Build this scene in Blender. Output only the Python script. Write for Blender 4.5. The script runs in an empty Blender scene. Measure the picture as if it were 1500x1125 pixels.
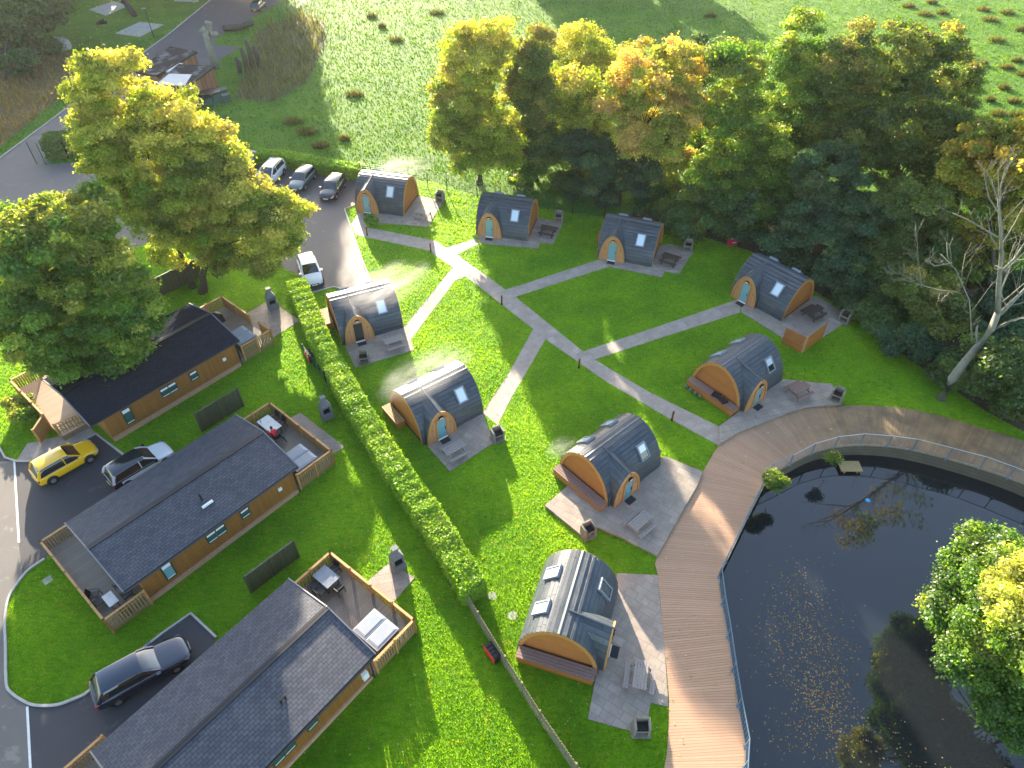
import bpy, math, random
import numpy as np
from mathutils import Vector, Matrix
from mathutils.geometry import tessellate_polygon
R=math.radians
random.seed(7); RNG=np.random.default_rng(11)
C=bpy.context.scene.collection
# ---------------------------------------------------------------- camera model (photo is 1500x1125)
F=1042.; TILT=R(44); H=38.; sT,cT=math.sin(TILT),math.cos(TILT)
def g(x,y,z=0.):
    u=(x-750)/F; v=(y-562.5)/F; d=(H-z)/(sT+v*cT)
    return (u*d, d*(cT-v*sT))
def P(x,y,Y):
    u=(x-750)/F; v=(y-562.5)/F; d=Y/(cT-v*sT)
    return (u*d, Y, H-d*(sT+v*cT)), d
cam_d=bpy.data.cameras.new('camera'); cam=bpy.data.objects.new('camera',cam_d); C.objects.link(cam)
cam.location=(0,0,H); cam.rotation_euler=(R(90)-TILT,0,0)
cam_d.sensor_width=36; cam_d.lens=36*F/1500; cam_d.clip_start=.5; cam_d.clip_end=3000
bpy.context.scene.camera=cam
# ---------------------------------------------------------------- light
SUN_EL=R(15); SUN_AZ=R(-16.5)      # azimuth measured from +Y towards +X
sd=Vector((math.sin(SUN_AZ)*math.cos(SUN_EL), math.cos(SUN_AZ)*math.cos(SUN_EL), math.sin(SUN_EL)))
w=bpy.data.worlds.new('World'); bpy.context.scene.world=w; w.use_nodes=True
nt=w.node_tree; sky=nt.nodes.new('ShaderNodeTexSky'); sky.sky_type='NISHITA'; sky.sun_disc=False
sky.sun_elevation=SUN_EL; sky.sun_rotation=SUN_AZ; sky.air_density=1.0; sky.dust_density=1.6; sky.ozone_density=.8
nt.links.new(sky.outputs[0],nt.nodes['Background'].inputs[0]); nt.nodes['Background'].inputs[1].default_value=.118
ld=bpy.data.lights.new('sun','SUN'); ld.energy=5.0; ld.angle=R(.55); ld.color=(1,.86,.66)
lo=bpy.data.objects.new('sun',ld); C.objects.link(lo); lo.rotation_euler=sd.to_track_quat('Z','Y').to_euler(); lo.location=(0,0,60)
vs=bpy.context.scene.view_settings; vs.view_transform='Standard'; vs.look='None'; vs.exposure=2.52; vs.gamma=1
# ---------------------------------------------------------------- mesh builder
class MB:
    def __init__(s): s.v=[]; s.f=[]; s.m=[]; s.uv=[]; s.M=None; s.sm=False; s.smf=[]
    def add(s,vs,fs,mi=0,uvs=None):
        b=len(s.v)
        for p in vs:
            s.v.append(tuple(s.M@Vector(p)) if s.M is not None else tuple(p))
        for k,f in enumerate(fs):
            s.f.append([b+i for i in f]); s.m.append(mi); s.smf.append(s.sm)
            s.uv.append(uvs[k] if uvs else None)
        return s
    def box(s,x0,x1,y0,y1,z0,z1,mi=0):
        return s.add([(x0,y0,z0),(x1,y0,z0),(x1,y1,z0),(x0,y1,z0),(x0,y0,z1),(x1,y0,z1),(x1,y1,z1),(x0,y1,z1)],
            [(0,3,2,1),(4,5,6,7),(0,1,5,4),(1,2,6,5),(2,3,7,6),(3,0,4,7)],mi)
    def beam(s,p,q,w,h,mi=0,up=(0,0,1)):
        p=Vector(p);q=Vector(q);d=(q-p).normalized();u=Vector(up)
        if abs(d.dot(u))>.99:u=Vector((1,0,0))
        r=d.cross(u).normalized()*w/2;u=r.cross(d).normalized()*h/2
        return s.add([p-r-u,p+r-u,p+r+u,p-r+u,q-r-u,q+r-u,q+r+u,q-r+u],
            [(0,3,2,1),(4,5,6,7),(0,1,5,4),(1,2,6,5),(2,3,7,6),(3,0,4,7)][::-1],mi)
    def tube(s,pts,rad,n=6,mi=0,cap=True):
        pts=[Vector(p) for p in pts]
        if not hasattr(rad,'__len__'): rad=[rad]*len(pts)
        vv=[];ff=[];N=len(pts);ref=Vector((0,0,1))
        for i,p in enumerate(pts):
            d=(pts[min(i+1,N-1)]-pts[max(i-1,0)]).normalized()
            a=d.cross(ref)
            if a.length<.15:a=d.cross(Vector((1,0,0)))
            a.normalize();b=d.cross(a).normalized()
            for k in range(n):
                t=2*math.pi*k/n; vv.append(p+(a*math.cos(t)+b*math.sin(t))*rad[i])
        for i in range(N-1):
            for k in range(n):
                k2=(k+1)%n; ff.append((i*n+k,i*n+k2,(i+1)*n+k2,(i+1)*n+k))
        if cap: ff.append(tuple(range(n))[::-1]); ff.append(tuple((N-1)*n+k for k in range(n)))
        return s.add(vv,ff,mi)
    def cyl(s,x,y,z0,z1,r,n=12,mi=0): return s.tube([(x,y,z0),(x,y,z1)],r,n,mi)
    def prism(s,poly,z0,z1,mi=0,side=None):
        n=len(poly); a=sum(poly[i][0]*poly[(i+1)%n][1]-poly[(i+1)%n][0]*poly[i][1] for i in range(n))
        if a<0: poly=poly[::-1]
        vv=[(x,y,z0) for x,y in poly]+[(x,y,z1) for x,y in poly]
        tri=tessellate_polygon([[Vector((x,y,0)) for x,y in poly]])
        ff=[]
        for t in tri:
            t=list(t); ar=(poly[t[1]][0]-poly[t[0]][0])*(poly[t[2]][1]-poly[t[0]][1])-(poly[t[2]][0]-poly[t[0]][0])*(poly[t[1]][1]-poly[t[0]][1])
            if ar<0:t=t[::-1]
            ff.append(tuple(i+n for i in t)); 
            if side is None: ff.append(tuple(t[::-1]))
        s.add(vv,ff,mi)
        s.add(vv,[(i,(i+1)%n,(i+1)%n+n,i+n) for i in range(n)],side if side is not None else mi)
        return s
    def build(s,name,mats,parent=None,loc=(0,0,0),rz=0):
        me=bpy.data.meshes.new(name); me.from_pydata(s.v,[],s.f)
        if not isinstance(mats,(list,tuple)): mats=[mats]
        for m in mats: me.materials.append(m)
        me.polygons.foreach_set('material_index',s.m); me.polygons.foreach_set('use_smooth',s.smf)
        if any(u is not None for u in s.uv):
            l=me.uv_layers.new(name='UVMap'); k=0
            for f,u in zip(s.f,s.uv):
                for j in range(len(f)):
                    if u is not None: l.data[k].uv=u[j]
                    k+=1
        me.update()
        o=bpy.data.objects.new(name,me); C.objects.link(o); o.parent=parent
        o.location=loc; o.rotation_euler=(0,0,rz); return o
def tag(o,label=None,cat=None,group=None,kind=None):
    if label:o['label']=label
    if cat:o['category']=cat
    if group:o['group']=group
    if kind:o['kind']=kind
    return o
def thing(name,label,cat,loc=(0,0,0),rz=0,group=None):
    o=bpy.data.objects.new(name,None); C.objects.link(o); o.empty_display_size=.3
    o.location=(loc[0],loc[1],loc[2] if len(loc)>2 else 0); o.rotation_euler=(0,0,rz)
    return tag(o,label,cat,group)
def copy_tree(o,parent=None,label=None):
    c=o.copy(); C.objects.link(c); c.parent=parent
    if label: c['label']=label
    for ch in list(o.children): copy_tree(ch,c)
    return c
# ---------------------------------------------------------------- material helper
class NT:
    def __init__(s,name):
        s.m=bpy.data.materials.new(name); s.m.use_nodes=True; s.t=s.m.node_tree; s.t.nodes.clear()
        s.out=s.t.nodes.new('ShaderNodeOutputMaterial')
    def n(s,typ,props=None,**inp):
        nd=s.t.nodes.new('ShaderNode'+typ)
        for k,v in (props or {}).items(): setattr(nd,k,v)
        for k,v in inp.items(): s.set(nd,k,v)
        return nd
    def set(s,nd,k,v):
        key=int(k[1:]) if k[0]=='i' and k[1:].isdigit() else k.replace('_',' ')
        sk=nd.inputs[key]
        if isinstance(v,bpy.types.NodeSocket): s.t.links.new(v,sk)
        elif isinstance(v,bpy.types.Node): s.t.links.new(v.outputs[0],sk)
        else:
            if hasattr(sk.default_value,'__len__') and hasattr(v,'__len__') and len(v)==3 and len(sk.default_value)==4: v=(*v,1)
            sk.default_value=v
    def co(s,kind='Object'): return s.n('TexCoord').outputs[kind]
    def noise(s,scale,detail=4,rough=.55,vec=None,dist=0):
        return s.n('TexNoise',Vector=vec if vec is not None else s.co(),Scale=float(scale),Detail=float(detail),Roughness=rough,Distortion=float(dist)).outputs[0]
    def ramp(s,fac,stops,interp='LINEAR'):
        nd=s.n('ValToRGB',Fac=fac); cr=nd.color_ramp; cr.interpolation=interp
        while len(cr.elements)<len(stops): cr.elements.new(.5)
        for e,(p,c) in zip(cr.elements,stops):
            e.position=p; e.color=(*c,1) if hasattr(c,'__len__') else (c,c,c,1)
        return nd.outputs[0]
    def mix(s,fac,a,b,mode='MIX'):
        nd=s.t.nodes.new('ShaderNodeMix'); nd.data_type='RGBA'; nd.blend_type=mode
        for sk,v in ((nd.inputs[0],fac),(nd.inputs[6],a),(nd.inputs[7],b)):
            if isinstance(v,bpy.types.NodeSocket): s.t.links.new(v,sk)
            else: sk.default_value=(*v,1) if hasattr(v,'__len__') else v
        return nd.outputs[2]
    def math(s,op,a,b=0.,c=0.):
        nd=s.n('Math',{'operation':op}); s.set(nd,'i0',a); s.set(nd,'i1',b)
        if c: s.set(nd,'i2',c)
        return nd.outputs[0]
    def mapping(s,vec,scale=(1,1,1),rot=(0,0,0),loc=(0,0,0)):
        return s.n('Mapping',Vector=vec,Scale=scale,Rotation=rot,Location=loc).outputs[0]
    def bump(s,h,st=.3,dist=.05,nrm=None):
        nd=s.n('Bump',Height=h,Strength=st,Distance=dist)
        if nrm is not None: s.set(nd,'Normal',nrm)
        return nd.outputs[0]
    def pbr(s,col,rough=.7,bump=None,metal=0.,**kw):
        b=s.n('BsdfPrincipled',Base_Color=col,Roughness=rough,Metallic=metal,**kw)
        if bump is not None: s.set(b,'Normal',bump)
        s.t.links.new(b.outputs[0],s.out.inputs[0]); return s.m
def simple(name,col,rough=.6,metal=0.,var=.12,scale=6.,bump=.0,**kw):
    t=NT(name); n=t.noise(scale,5)
    c=t.mix(n,tuple(x*(1-var*1.6) for x in col),tuple(min(1,x*(1+var*1.6)) for x in col))
    return t.pbr(c,rough,t.bump(n,bump,.02) if bump else None,metal,**kw)
M={}
def leafy(name,tr=.45):
    t=NT(name); a=t.n('Attribute',{'attribute_name':'Col'}).outputs['Color']
    d=t.n('BsdfDiffuse',Color=a,Roughness=.5)
    br=t.mix(1.0,a,(1.6,1.6,.6),'MULTIPLY')
    tl=t.n('BsdfTranslucent',Color=br)
    gl=t.n('BsdfGlossy',Color=(1,1,1),Roughness=.42)
    m1=t.n('MixShader',i0=tr,i1=d.outputs[0],i2=tl.outputs[0])
    m2=t.n('MixShader',i0=.022,i1=m1.outputs[0],i2=gl.outputs[0])
    t.t.links.new(m2.outputs[0],t.out.inputs[0]); return t.m
M['leaf']=leafy('foliage',.5); M['leafhedge']=leafy('hedge foliage',.4)
def grassmat(name,c_lo,c_hi,c_dry,blade,tr=.5,dry=(.56,.78)):
    t=NT(name); geo=t.n('NewGeometry').outputs['Position']
    n1=t.noise(.22,5,.6,geo); n2=t.noise(1.7,4,.6,geo); n3=t.noise(14,3,.6,geo)
    c=t.mix(t.ramp(n1,[(.35,0.),(.65,1.)]),c_lo,c_hi)
    c=t.mix(t.ramp(n2,[(dry[0],0.),(dry[1],1.)]),c,c_dry)
    c=t.mix(t.math('MULTIPLY',n3,.4),c,tuple(x*.5 for x in c_lo))
    c=t.mix(t.ramp(t.noise(3.2,4,.65,t.mapping(geo,scale=(.6,1.5,1))),[(.48,0.),(.7,.55)]),c,tuple(x*.5 for x in c_lo))
    if blade:
        a=t.n('Attribute',{'attribute_name':'Col'}).outputs['Color']
        c=t.mix(1.0,c,a,'MULTIPLY')
        d=t.n('BsdfDiffuse',Color=c); tl=t.n('BsdfTranslucent',Color=t.mix(1.0,c,(2.2,1.85,.4),'MULTIPLY'))
        m=t.n('MixShader',i0=tr,i1=d.outputs[0],i2=tl.outputs[0])
        gl=t.n('BsdfGlossy',Color=(1,1,1),Roughness=.5)
        m=t.n('MixShader',i0=.01,i1=m.outputs[0],i2=gl.outputs[0])
        t.t.links.new(m.outputs[0],t.out.inputs[0]); return t.m
    b=t.bump(t.noise(22,3,.7,geo),.9,.12)
    return t.pbr(c,.85,b,Specular_IOR_Level=.2)
LAWN=((.105,.265,.008),(.215,.41,.009),(.31,.35,.03)); FIELD=((.050,.160,.009),(.100,.225,.013),(.18,.25,.035))
M['lawn']=grassmat('lawn soil and grass',*LAWN,False); M['blade']=grassmat('lawn blades',*LAWN,True,.62)
M['field']=grassmat('pasture',*FIELD,False); M['fblade']=grassmat('pasture blades',*FIELD,True,.35,(.5,.72))
M['rush']=grassmat('rushes',(.085,.11,.05),(.13,.14,.07),(.20,.17,.09),False); M['rusb']=grassmat('rush blades',(.09,.12,.05),(.14,.15,.07),(.22,.18,.09),True,.3)
M['rough']=grassmat('rank dry grass',(.13,.11,.045),(.22,.16,.07),(.30,.22,.11),False); M['rblade']=grassmat('dry grass blades',(.15,.12,.05),(.26,.19,.08),(.32,.24,.12),True,.4)
def asphalt(name,c0,c1,patch,ps):
    t=NT(name); geo=t.n('NewGeometry').outputs['Position']
    n=t.noise(.35,5,.6,geo,1.); f=t.noise(60,3,.7,geo); p=t.noise(ps,4,.65,geo,.4)
    c=t.mix(n,c0,c1); c=t.mix(t.ramp(p,[(.60,0.),(.66,.75)]),c,patch)
    c=t.mix(t.ramp(f,[(.55,0.),(.75,.5)]),c,tuple(x*1.9 for x in c1))
    return t.pbr(c,.72,t.bump(f,.35,.02))
M['asphalt']=asphalt('car park asphalt',(.060,.058,.062),(.085,.082,.087),(.11,.105,.10),.5)
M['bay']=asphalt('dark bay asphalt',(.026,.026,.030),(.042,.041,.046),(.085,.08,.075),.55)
M['road']=asphalt('worn road',(.085,.078,.07),(.14,.125,.11),(.20,.18,.155),1.1)
def slabs(name,cols,mortar,w,h,rot=0.,off=.5):
    t=NT(name); v=t.mapping(t.n('NewGeometry').outputs['Position'],rot=(0,0,rot))
    b=t.n('TexBrick',{'offset':off,'squash':1.35,'squash_frequency':3},Vector=v,Color1=(0,0,0),Color2=(1,1,1),Mortar=(.5,.5,.5),Scale=1.,Mortar_Size=.022,Mortar_Smooth=.3,Brick_Width=w,Row_Height=h,Bias=0.)
    r=t.ramp(b.outputs['Color'],[(0,cols[0]),(.35,cols[1]),(.65,cols[2]),(1,cols[3])])
    n=t.noise(1.3,6,.65); n2=t.noise(9,5,.6)
    r=t.mix(t.ramp(n,[(.42,0.),(.68,.55)]),r,tuple(x*.45 for x in cols[1]))
    r=t.mix(t.math('MULTIPLY',n2,.35),r,tuple(x*.6 for x in cols[2]))
    r=t.mix(b.outputs['Fac'],r,mortar)
    h_=t.math('SUBTRACT',t.math('MULTIPLY',n2,.25),b.outputs['Fac'])
    return t.pbr(r,.8,t.bump(h_,.5,.02))
SL=[(.27,.23,.19),(.31,.265,.215),(.30,.235,.20),(.36,.31,.255)]
M['slab']=slabs('patio slabs',SL,(.20,.17,.135),.75,.5,.6); M['slab2']=slabs('patio slabs big',SL,(.19,.16,.13),.95,.6,-.25)
M['path']=slabs('path slabs',[(.31,.265,.23),(.36,.31,.265),(.33,.27,.235),(.38,.335,.29)],(.24,.2,.17),.6,.9,.9)
def planks(name,c0,c1,dark,axis,width,groove=.06,rough=.65,wear=.35,use_uv=False,lum=.0):
    t=NT(name); co=t.co('UV') if use_uv else t.co()
    sep=t.n('SeparateXYZ',Vector=co); a=sep.outputs[axis]
    u=t.math('DIVIDE',a,width); idx=t.math('FLOOR',u); fr=t.math('FRACT',u)
    wn=t.n('TexWhiteNoise',{'noise_dimensions':'1D'},W=idx).outputs[0]
    sc=[2.2,2.2,2.2]; sc[axis]=14
    gr=t.noise(1.,6,.65,t.mapping(co,scale=tuple(sc)))
    c=t.mix(wn,c0,c1); c=t.mix(t.math('MULTIPLY',gr,.5),c,dark)
    st=t.noise(.8,5,.6,t.n('NewGeometry').outputs['Position']); c=t.mix(t.ramp(st,[(.45,0.),(.72,wear)]),c,dark)
    e=t.math('LESS_THAN',t.math('PINGPONG',fr,.5),groove)
    c=t.mix(t.math('MULTIPLY',e,.75),c,tuple(x*.25 for x in dark))
    hh=t.math('SUBTRACT',t.math('MULTIPLY',gr,.3),e)
    return t.pbr(c,rough,t.bump(hh,.5,.02))
M['wood_w']=planks('brown weatherboard',(.27,.105,.018),(.34,.14,.026),(.12,.05,.012),0,.14)
M['wood_p']=planks('pod larch boards',(.40,.14,.025),(.49,.18,.038),(.20,.075,.02),2,.13,wear=.3)
M['wood_pt']=simple('pod trim wood',(.42,.20,.055),.5,var=.2,scale=9)
M['wood_d']=planks('dormer boards',(.47,.23,.10),(.55,.28,.13),(.34,.15,.06),0,.35,.03)
M['fence_o']=simple('honey timber',(.42,.22,.075),.6,var=.3,scale=7)
M['fence_t']=simple('tan picket timber',(.27,.165,.06),.7,var=.3,scale=7)
M['fence_g']=planks('weathered green boards',(.07,.08,.04),(.10,.105,.055),(.04,.045,.022),0,.12,wear=.5)
M['fence_b']=simple('weathered picket',(.19,.165,.095),.8,var=.3,scale=5)
M['deckw']=planks('grey deck boards',(.16,.14,.115),(.22,.19,.155),(.08,.075,.06),1,.14,.05,rough=.45)
M['decklt']=planks('wet pale deck boards',(.30,.20,.12),(.38,.26,.17),(.2,.13,.07),1,.14,.05,rough=.4)
def deckmat():
    t=NT('boardwalk planks'); uv=t.co('UV'); sep=t.n('SeparateXYZ',Vector=uv); u=t.math('DIVIDE',sep.outputs[0],.145)
    idx=t.math('FLOOR',u); fr=t.math('FRACT',u); wn=t.n('TexWhiteNoise',{'noise_dimensions':'1D'},W=idx).outputs[0]
    gr=t.noise(1.,6,.65,t.mapping(uv,scale=(22,1.2,1)))
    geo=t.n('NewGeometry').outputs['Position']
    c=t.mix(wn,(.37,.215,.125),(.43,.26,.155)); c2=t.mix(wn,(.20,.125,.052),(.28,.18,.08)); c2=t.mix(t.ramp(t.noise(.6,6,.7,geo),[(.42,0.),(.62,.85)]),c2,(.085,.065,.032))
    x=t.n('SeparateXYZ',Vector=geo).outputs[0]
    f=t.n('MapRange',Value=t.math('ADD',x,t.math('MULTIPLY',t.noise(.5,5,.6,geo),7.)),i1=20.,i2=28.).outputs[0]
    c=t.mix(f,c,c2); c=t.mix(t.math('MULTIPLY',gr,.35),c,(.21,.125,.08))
    st=t.noise(.45,5,.7,geo); c=t.mix(t.ramp(st,[(.5,0.),(.8,.4)]),c,(.26,.16,.10))
    e=t.math('LESS_THAN',fr,.13); c=t.mix(t.math('MULTIPLY',e,.7),c,(.07,.045,.03))
    return t.pbr(c,.6,t.bump(t.math('SUBTRACT',t.math('MULTIPLY',gr,.3),e),.6,.02))
M['deck']=deckmat()
def roof(name,c0,c1,w,h,spec=.5,rough=.55,light=(.16,.16,.165),amt=.35):
    t=NT(name); v=t.co('UV')
    b=t.n('TexBrick',{'offset':.5},Vector=v,Color1=(0,0,0),Color2=(1,1,1),Mortar=(.5,.5,.5),Scale=1.,Mortar_Size=.012,Mortar_Smooth=.2,Brick_Width=w,Row_Height=h)
    c=t.mix(b.outputs['Color'],c0,c1); geo=t.n('NewGeometry').outputs['Position']; n=t.noise(.55,6,.65,geo); n2=t.noise(7,4,.6,geo)
    c=t.mix(t.ramp(n,[(.5,0.),(.72,amt)]),c,light); c=t.mix(t.math('MULTIPLY',n2,.4),c,tuple(x*.5 for x in c0))
    c=t.mix(b.outputs['Fac'],c,tuple(x*.3 for x in c0))
    fr=t.math('FRACT',t.math('DIVIDE',t.n('SeparateXYZ',Vector=v).outputs[1],h))
    hh=t.math('SUBTRACT',t.math('MULTIPLY',n2,.15),t.math('ADD',fr,b.outputs['Fac']))
    return t.pbr(c,t.ramp(n2,[(0,rough-.12),(1,rough+.15)]),t.bump(hh,.7,.03),Specular_IOR_Level=spec)
M['roof_l']=roof('lodge slate tiles',(.052,.058,.076),(.082,.088,.108),.32,.19,spec=.25)
M['roof_d']=roof('lodge dark tiles',(.026,.029,.038),(.036,.040,.050),.35,.22,spec=.0,rough=.95,light=(.03,.03,.033),amt=.05)
M['roof_p']=roof('pod shingles',(.038,.050,.062),(.068,.082,.098),.9,.30,rough=.38,light=(.17,.17,.165))
t=NT('roof felt'); t_c=t.mix(t.ramp(t.noise(.55,7,.75),[(.50,0.),(.64,.7)]),(.018,.02,.022),(.22,.225,.23)); M['felt']=t.pbr(t_c,.85,None,Specular_IOR_Level=.1)
M['cap']=simple('ridge cap',(.07,.08,.09),.5,var=.25)
M['fascia']=simple('fascia grey',(.16,.16,.17),.6); M['dark']=simple('black plastic',(.012,.012,.014),.4); M['rub']=simple('rubber',(.014,.014,.014),.8)
M['brick']=slabs('pink brick skirt',[(.36,.2,.13),(.42,.25,.17),(.33,.17,.11),(.45,.28,.2)],(.3,.25,.2),.22,.075)
M['skirt']=simple('render skirt',(.42,.24,.15),.8,var=.2)
def glass(name,col,rough=.06,coat=1.): t=NT(name); return t.pbr(col,rough,None,0.,Coat_Weight=coat,Coat_Roughness=.03,Specular_IOR_Level=.8)
M['glass_d']=glass('dark window glass',(.012,.02,.022)); M['glass_t']=glass('teal window glass',(.035,.085,.085)); M['glass_b']=glass('blue frosted door glass',(.15,.32,.36),.2)
M['glass_w']=glass('blind behind roof glass',(.52,.60,.68),.12); M['white']=simple('white plastic',(.72,.73,.74),.35,var=.03); M['frame']=simple('grey window frame',(.20,.22,.25),.5)
M['green_fr']=simple('dark green window frame',(.02,.04,.035),.4)
M['concrete']=simple('concrete kerb',(.36,.34,.31),.85,var=.2,scale=3,bump=.3); M['pale_conc']=simple('pale concrete',(.33,.32,.29),.85,var=.2,scale=1,bump=.3)
M['stone']=simple('barbecue stone',(.20,.175,.14),.9,var=.35,scale=7,bump=.6); M['dstone']=simple('grey cast stone',(.13,.135,.14),.8,var=.3,scale=8,bump=.5)
M['soot']=simple('sooty black',(.012,.011,.010),.8); M['tab']=simple('weathered table wood',(.24,.21,.19),.8,var=.25,scale=9,bump=.3); M['tabd']=simple('dark table wood',(.05,.035,.025),.8,var=.3,scale=9); M['tabr']=simple('reddish table wood',(.19,.12,.10),.8,var=.3,scale=9)
M['steel']=simple('blue grey painted steel',(.13,.20,.26),.4,.4,var=.06); M['gsteel']=simple('galvanised steel',(.33,.35,.37),.4,.6,var=.08)
M['greenm']=simple('green fence steel',(.01,.08,.055),.45,.2); M['bark']=simple('bark',(.05,.046,.033),.9,var=.5,scale=4,bump=.8); M['barkp']=simple('pale bark',(.19,.185,.145),.85,var=.35,scale=3,bump=.7)
M['red']=simple('red plastic',(.62,.03,.015),.35,var=.05); M['crimson']=simple('crimson plastic',(.65,.01,.06),.35,var=.05)
M['tub']=simple('hot tub cover vinyl',(.21,.24,.28),.45,var=.12,scale=3); M['tubd']=simple('hot tub shell',(.06,.065,.08),.5)
M['tablegl']=simple('grey table top',(.20,.22,.25),.25,var=.2,scale=2); M['tablewh']=simple('white marble table',(.55,.54,.52),.35,var=.25,scale=2.5)
M['soil']=simple('woodland soil',(.055,.042,.026),.95,var=.6,scale=1.5,bump=.8); M['post']=simple('bollard timber',(.17,.06,.02),.6,var=.2)
M['paint_line']=simple('white road paint',(.62,.61,.58),.7,var=.15,scale=8)
M['hut']=planks('hut cladding',(.22,.10,.05),(.30,.15,.075),(.12,.055,.03),0,.2)
M['mesh']=simple('mat rubber',(.018,.018,.022),.85)
# ---------------------------------------------------------------- ground
def px(*pts): return [g(x,y) for x,y in pts]
def fr(o,ang):
    a=R(ang)
    return lambda x,y:(o[0]+x*math.cos(a)-y*math.sin(a),o[1]+x*math.sin(a)+y*math.cos(a))
LO={'1':((-28.5,32.6),49.5),'2':((-21.35,20.2),49.2),'3':((-14.2,7.65),51.5)}
F1,F2,F3=[fr(*LO[k]) for k in '123']
POND=px((1088,1145),(1091,1094),(1080,1035),(1072,982),(1065,932),(1057,886),(1052,846),(1126,696),(1156,680),(1188,663),(1222,653),(1259,650),(1299,653),(1336,657),(1386,671),(1435,684),(1476,698),(1540,725))+[(52,33),(60,22),(60,0),(9.5,0)]
LAWN=px((520,250),(640,268),(700,288),(840,312),(1000,335),(1100,365),(1250,460),(1440,600),(1560,660))+[(52,33),(60,22),(60,0),(-70,0),(-70,45)]+px((200,330),(430,300),(505,262))
CARP=px((0,238),(55,243),(120,236),(250,222),(372,228),(525,262),(522,300),(505,307),(518,345),(532,385),(543,412),(545,436),(489,421),(455,430),(437,402),(300,345),(190,362),(-200,470),(-200,330))
ROADP=px((345,-30),(245,52),(180,98),(90,165),(0,232),(-200,372),(-200,420),(0,300),(60,243),(150,205),(200,180),(290,98),(320,53),(405,6),(460,-30))
PAD=px((275,62),(352,69),(322,88),(300,112),(262,100))
p1=g(184,669); 
BAY=px((-300,640),(0,657),(8,671),(24,676),(45,676),(141,636),(184,669))+[F2(5.2,6.9),F2(-1.5,6.9),F2(-1.7,8.1)]+px((66,819),(43,835),(26,855),(13,878),(8,910),(9,944),(10,999),(17,1015),(40,1030),(58,1034),(84,1033),(107,1025),(124,1018),(240,927),(280,899),(317,934))+[F3(4.5,6.7),F3(-1.5,6.7),F3(-1.5,8.3)]+px((60,1150),(-20,1230),(-500,1230))
WALKP=px((24,676),(40,650),(84,640),(125,617),(141,636),(95,660),(45,676))
PATHS=[px((514,328),(537,333),(638,353),(654,363),(697,349),(702,357),(670,373),(740.7,424.7),(885,378),(892,391),(755,435),(854,515),(950,483),(1083,438),(1084,458),(950,501),(871,527),(950,574),(1053,625),(1083,637),(1053,653),(985,616),(889,560),(799,497),(769,549),(750,581),(729,623),(707,605),(746,546),(781,482),(682,405),(667,411),(601,499),(594,477),(663,392),(627,367),(538,348),(521,344))]
PATHE=px((514,328),(526,311),(535,323),(537,333),(538,348),(521,344))
PAT={'1':px((525,311),(533,325),(627,333),(649,296),(617,287)),
'2':px((698,346),(706,357),(789,365),(790,356),(810,358),(825,327),(791,320)),
'3':px((879,379),(892,391),(969,407),(974,398),(994,402),(1017,367),(981,358)),
'4':px((1083,438),(1086,458),(1142,493),(1175,514),(1206,494),(1249,466),(1198,434)),
'7':px((1053,627),(1083,604),(1147,558),(1182,562),(1217,565),(1231,594),(1179,598),(1150,608),(1078,637),(1053,653)),
'6':px((798,743),(830,715),(974,671),(1029,693),(1021,713),(962,816),(910,789),(875,775),(857,791)),
'8':px((904,840),(963,843),(973,945),(979,1036),(953,1030),(944,1077),(861,1054),(872,995)),
'G':px((625,653),(659,691),(723,649),(707,605)),
'5':px((505,507),(521,539),(607,513),(594,479))}
LPAT={'a':px((347,655),(440,605),(505,655),(430,700)),'b':px((537,853),(570,825),(608,846),(577,882)),'c':px((357,462),(395,440),(440,470),(392,500))}
DK=[((970,1200),(1086,1200)),((973,1125),(1089,1125)),((977,1102),(1091,1094)),((980,1035),(1080,1035)),((977.6,995),(1073,985)),((973,945),(1066,935)),((967,881),(1057,886)),((963,841),(1052,846)),((962,816),(1062,825)),((1000,750),(1094,759)),((1029,693),(1116,716)),((1053,653),(1126,696)),((1078,637),(1150,683)),((1150,608),(1186,664)),((1179,597.5),(1213,656)),((1233,594.5),(1251,651)),((1311,597),(1303,653)),((1374,609),(1350,661)),((1437,627),(1410,677)),((1500,647),(1478,699)),((1560,680),(1535,724)),((1660,740),(1625,775))]
dki=px(*[a for a,b in DK]); dko=px(*[b for a,b in DK]); DECKP=dki+dko[::-1]
def inpoly(X,Y,poly):
    r=np.zeros(len(X),bool); n=len(poly)
    for i in range(n):
        x1,y1=poly[i];x2,y2=poly[(i+1)%n]
        if y1==y2: continue
        c=((y1>Y)!=(y2>Y))&(X<(x2-x1)*(Y-y1)/(y2-y1)+x1); r^=c
    return r
def ground():
    # one sheet with a hole for the pond: outer ring bridged to the pond outline
    out=[(-900,-200),(900,-200),(900,1500),(-900,1500)]
    tri=tessellate_polygon([[Vector((x,y,0)) for x,y in out],[Vector((x,y,0)) for x,y in POND]])
    vv=[(x,y,0) for x,y in out+POND]; m=MB()
    ff=[]
    for t in tri:
        a,b,c=[vv[i] for i in t]; ar=(b[0]-a[0])*(c[1]-a[1])-(c[0]-a[0])*(b[1]-a[1]); ff.append(tuple(t) if ar>0 else tuple(t[::-1]))
    m.add(vv,ff); tag(m.build('ground',M['field']),kind='structure')
ground()
def sheet(name,polys,z,mat,z0=None,side=None):
    m=MB()
    for p in polys: m.prism(p,(z-.02 if z0 is None else z0),z,0,side=0)
    return tag(m.build(name,mat),kind='structure')
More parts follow.
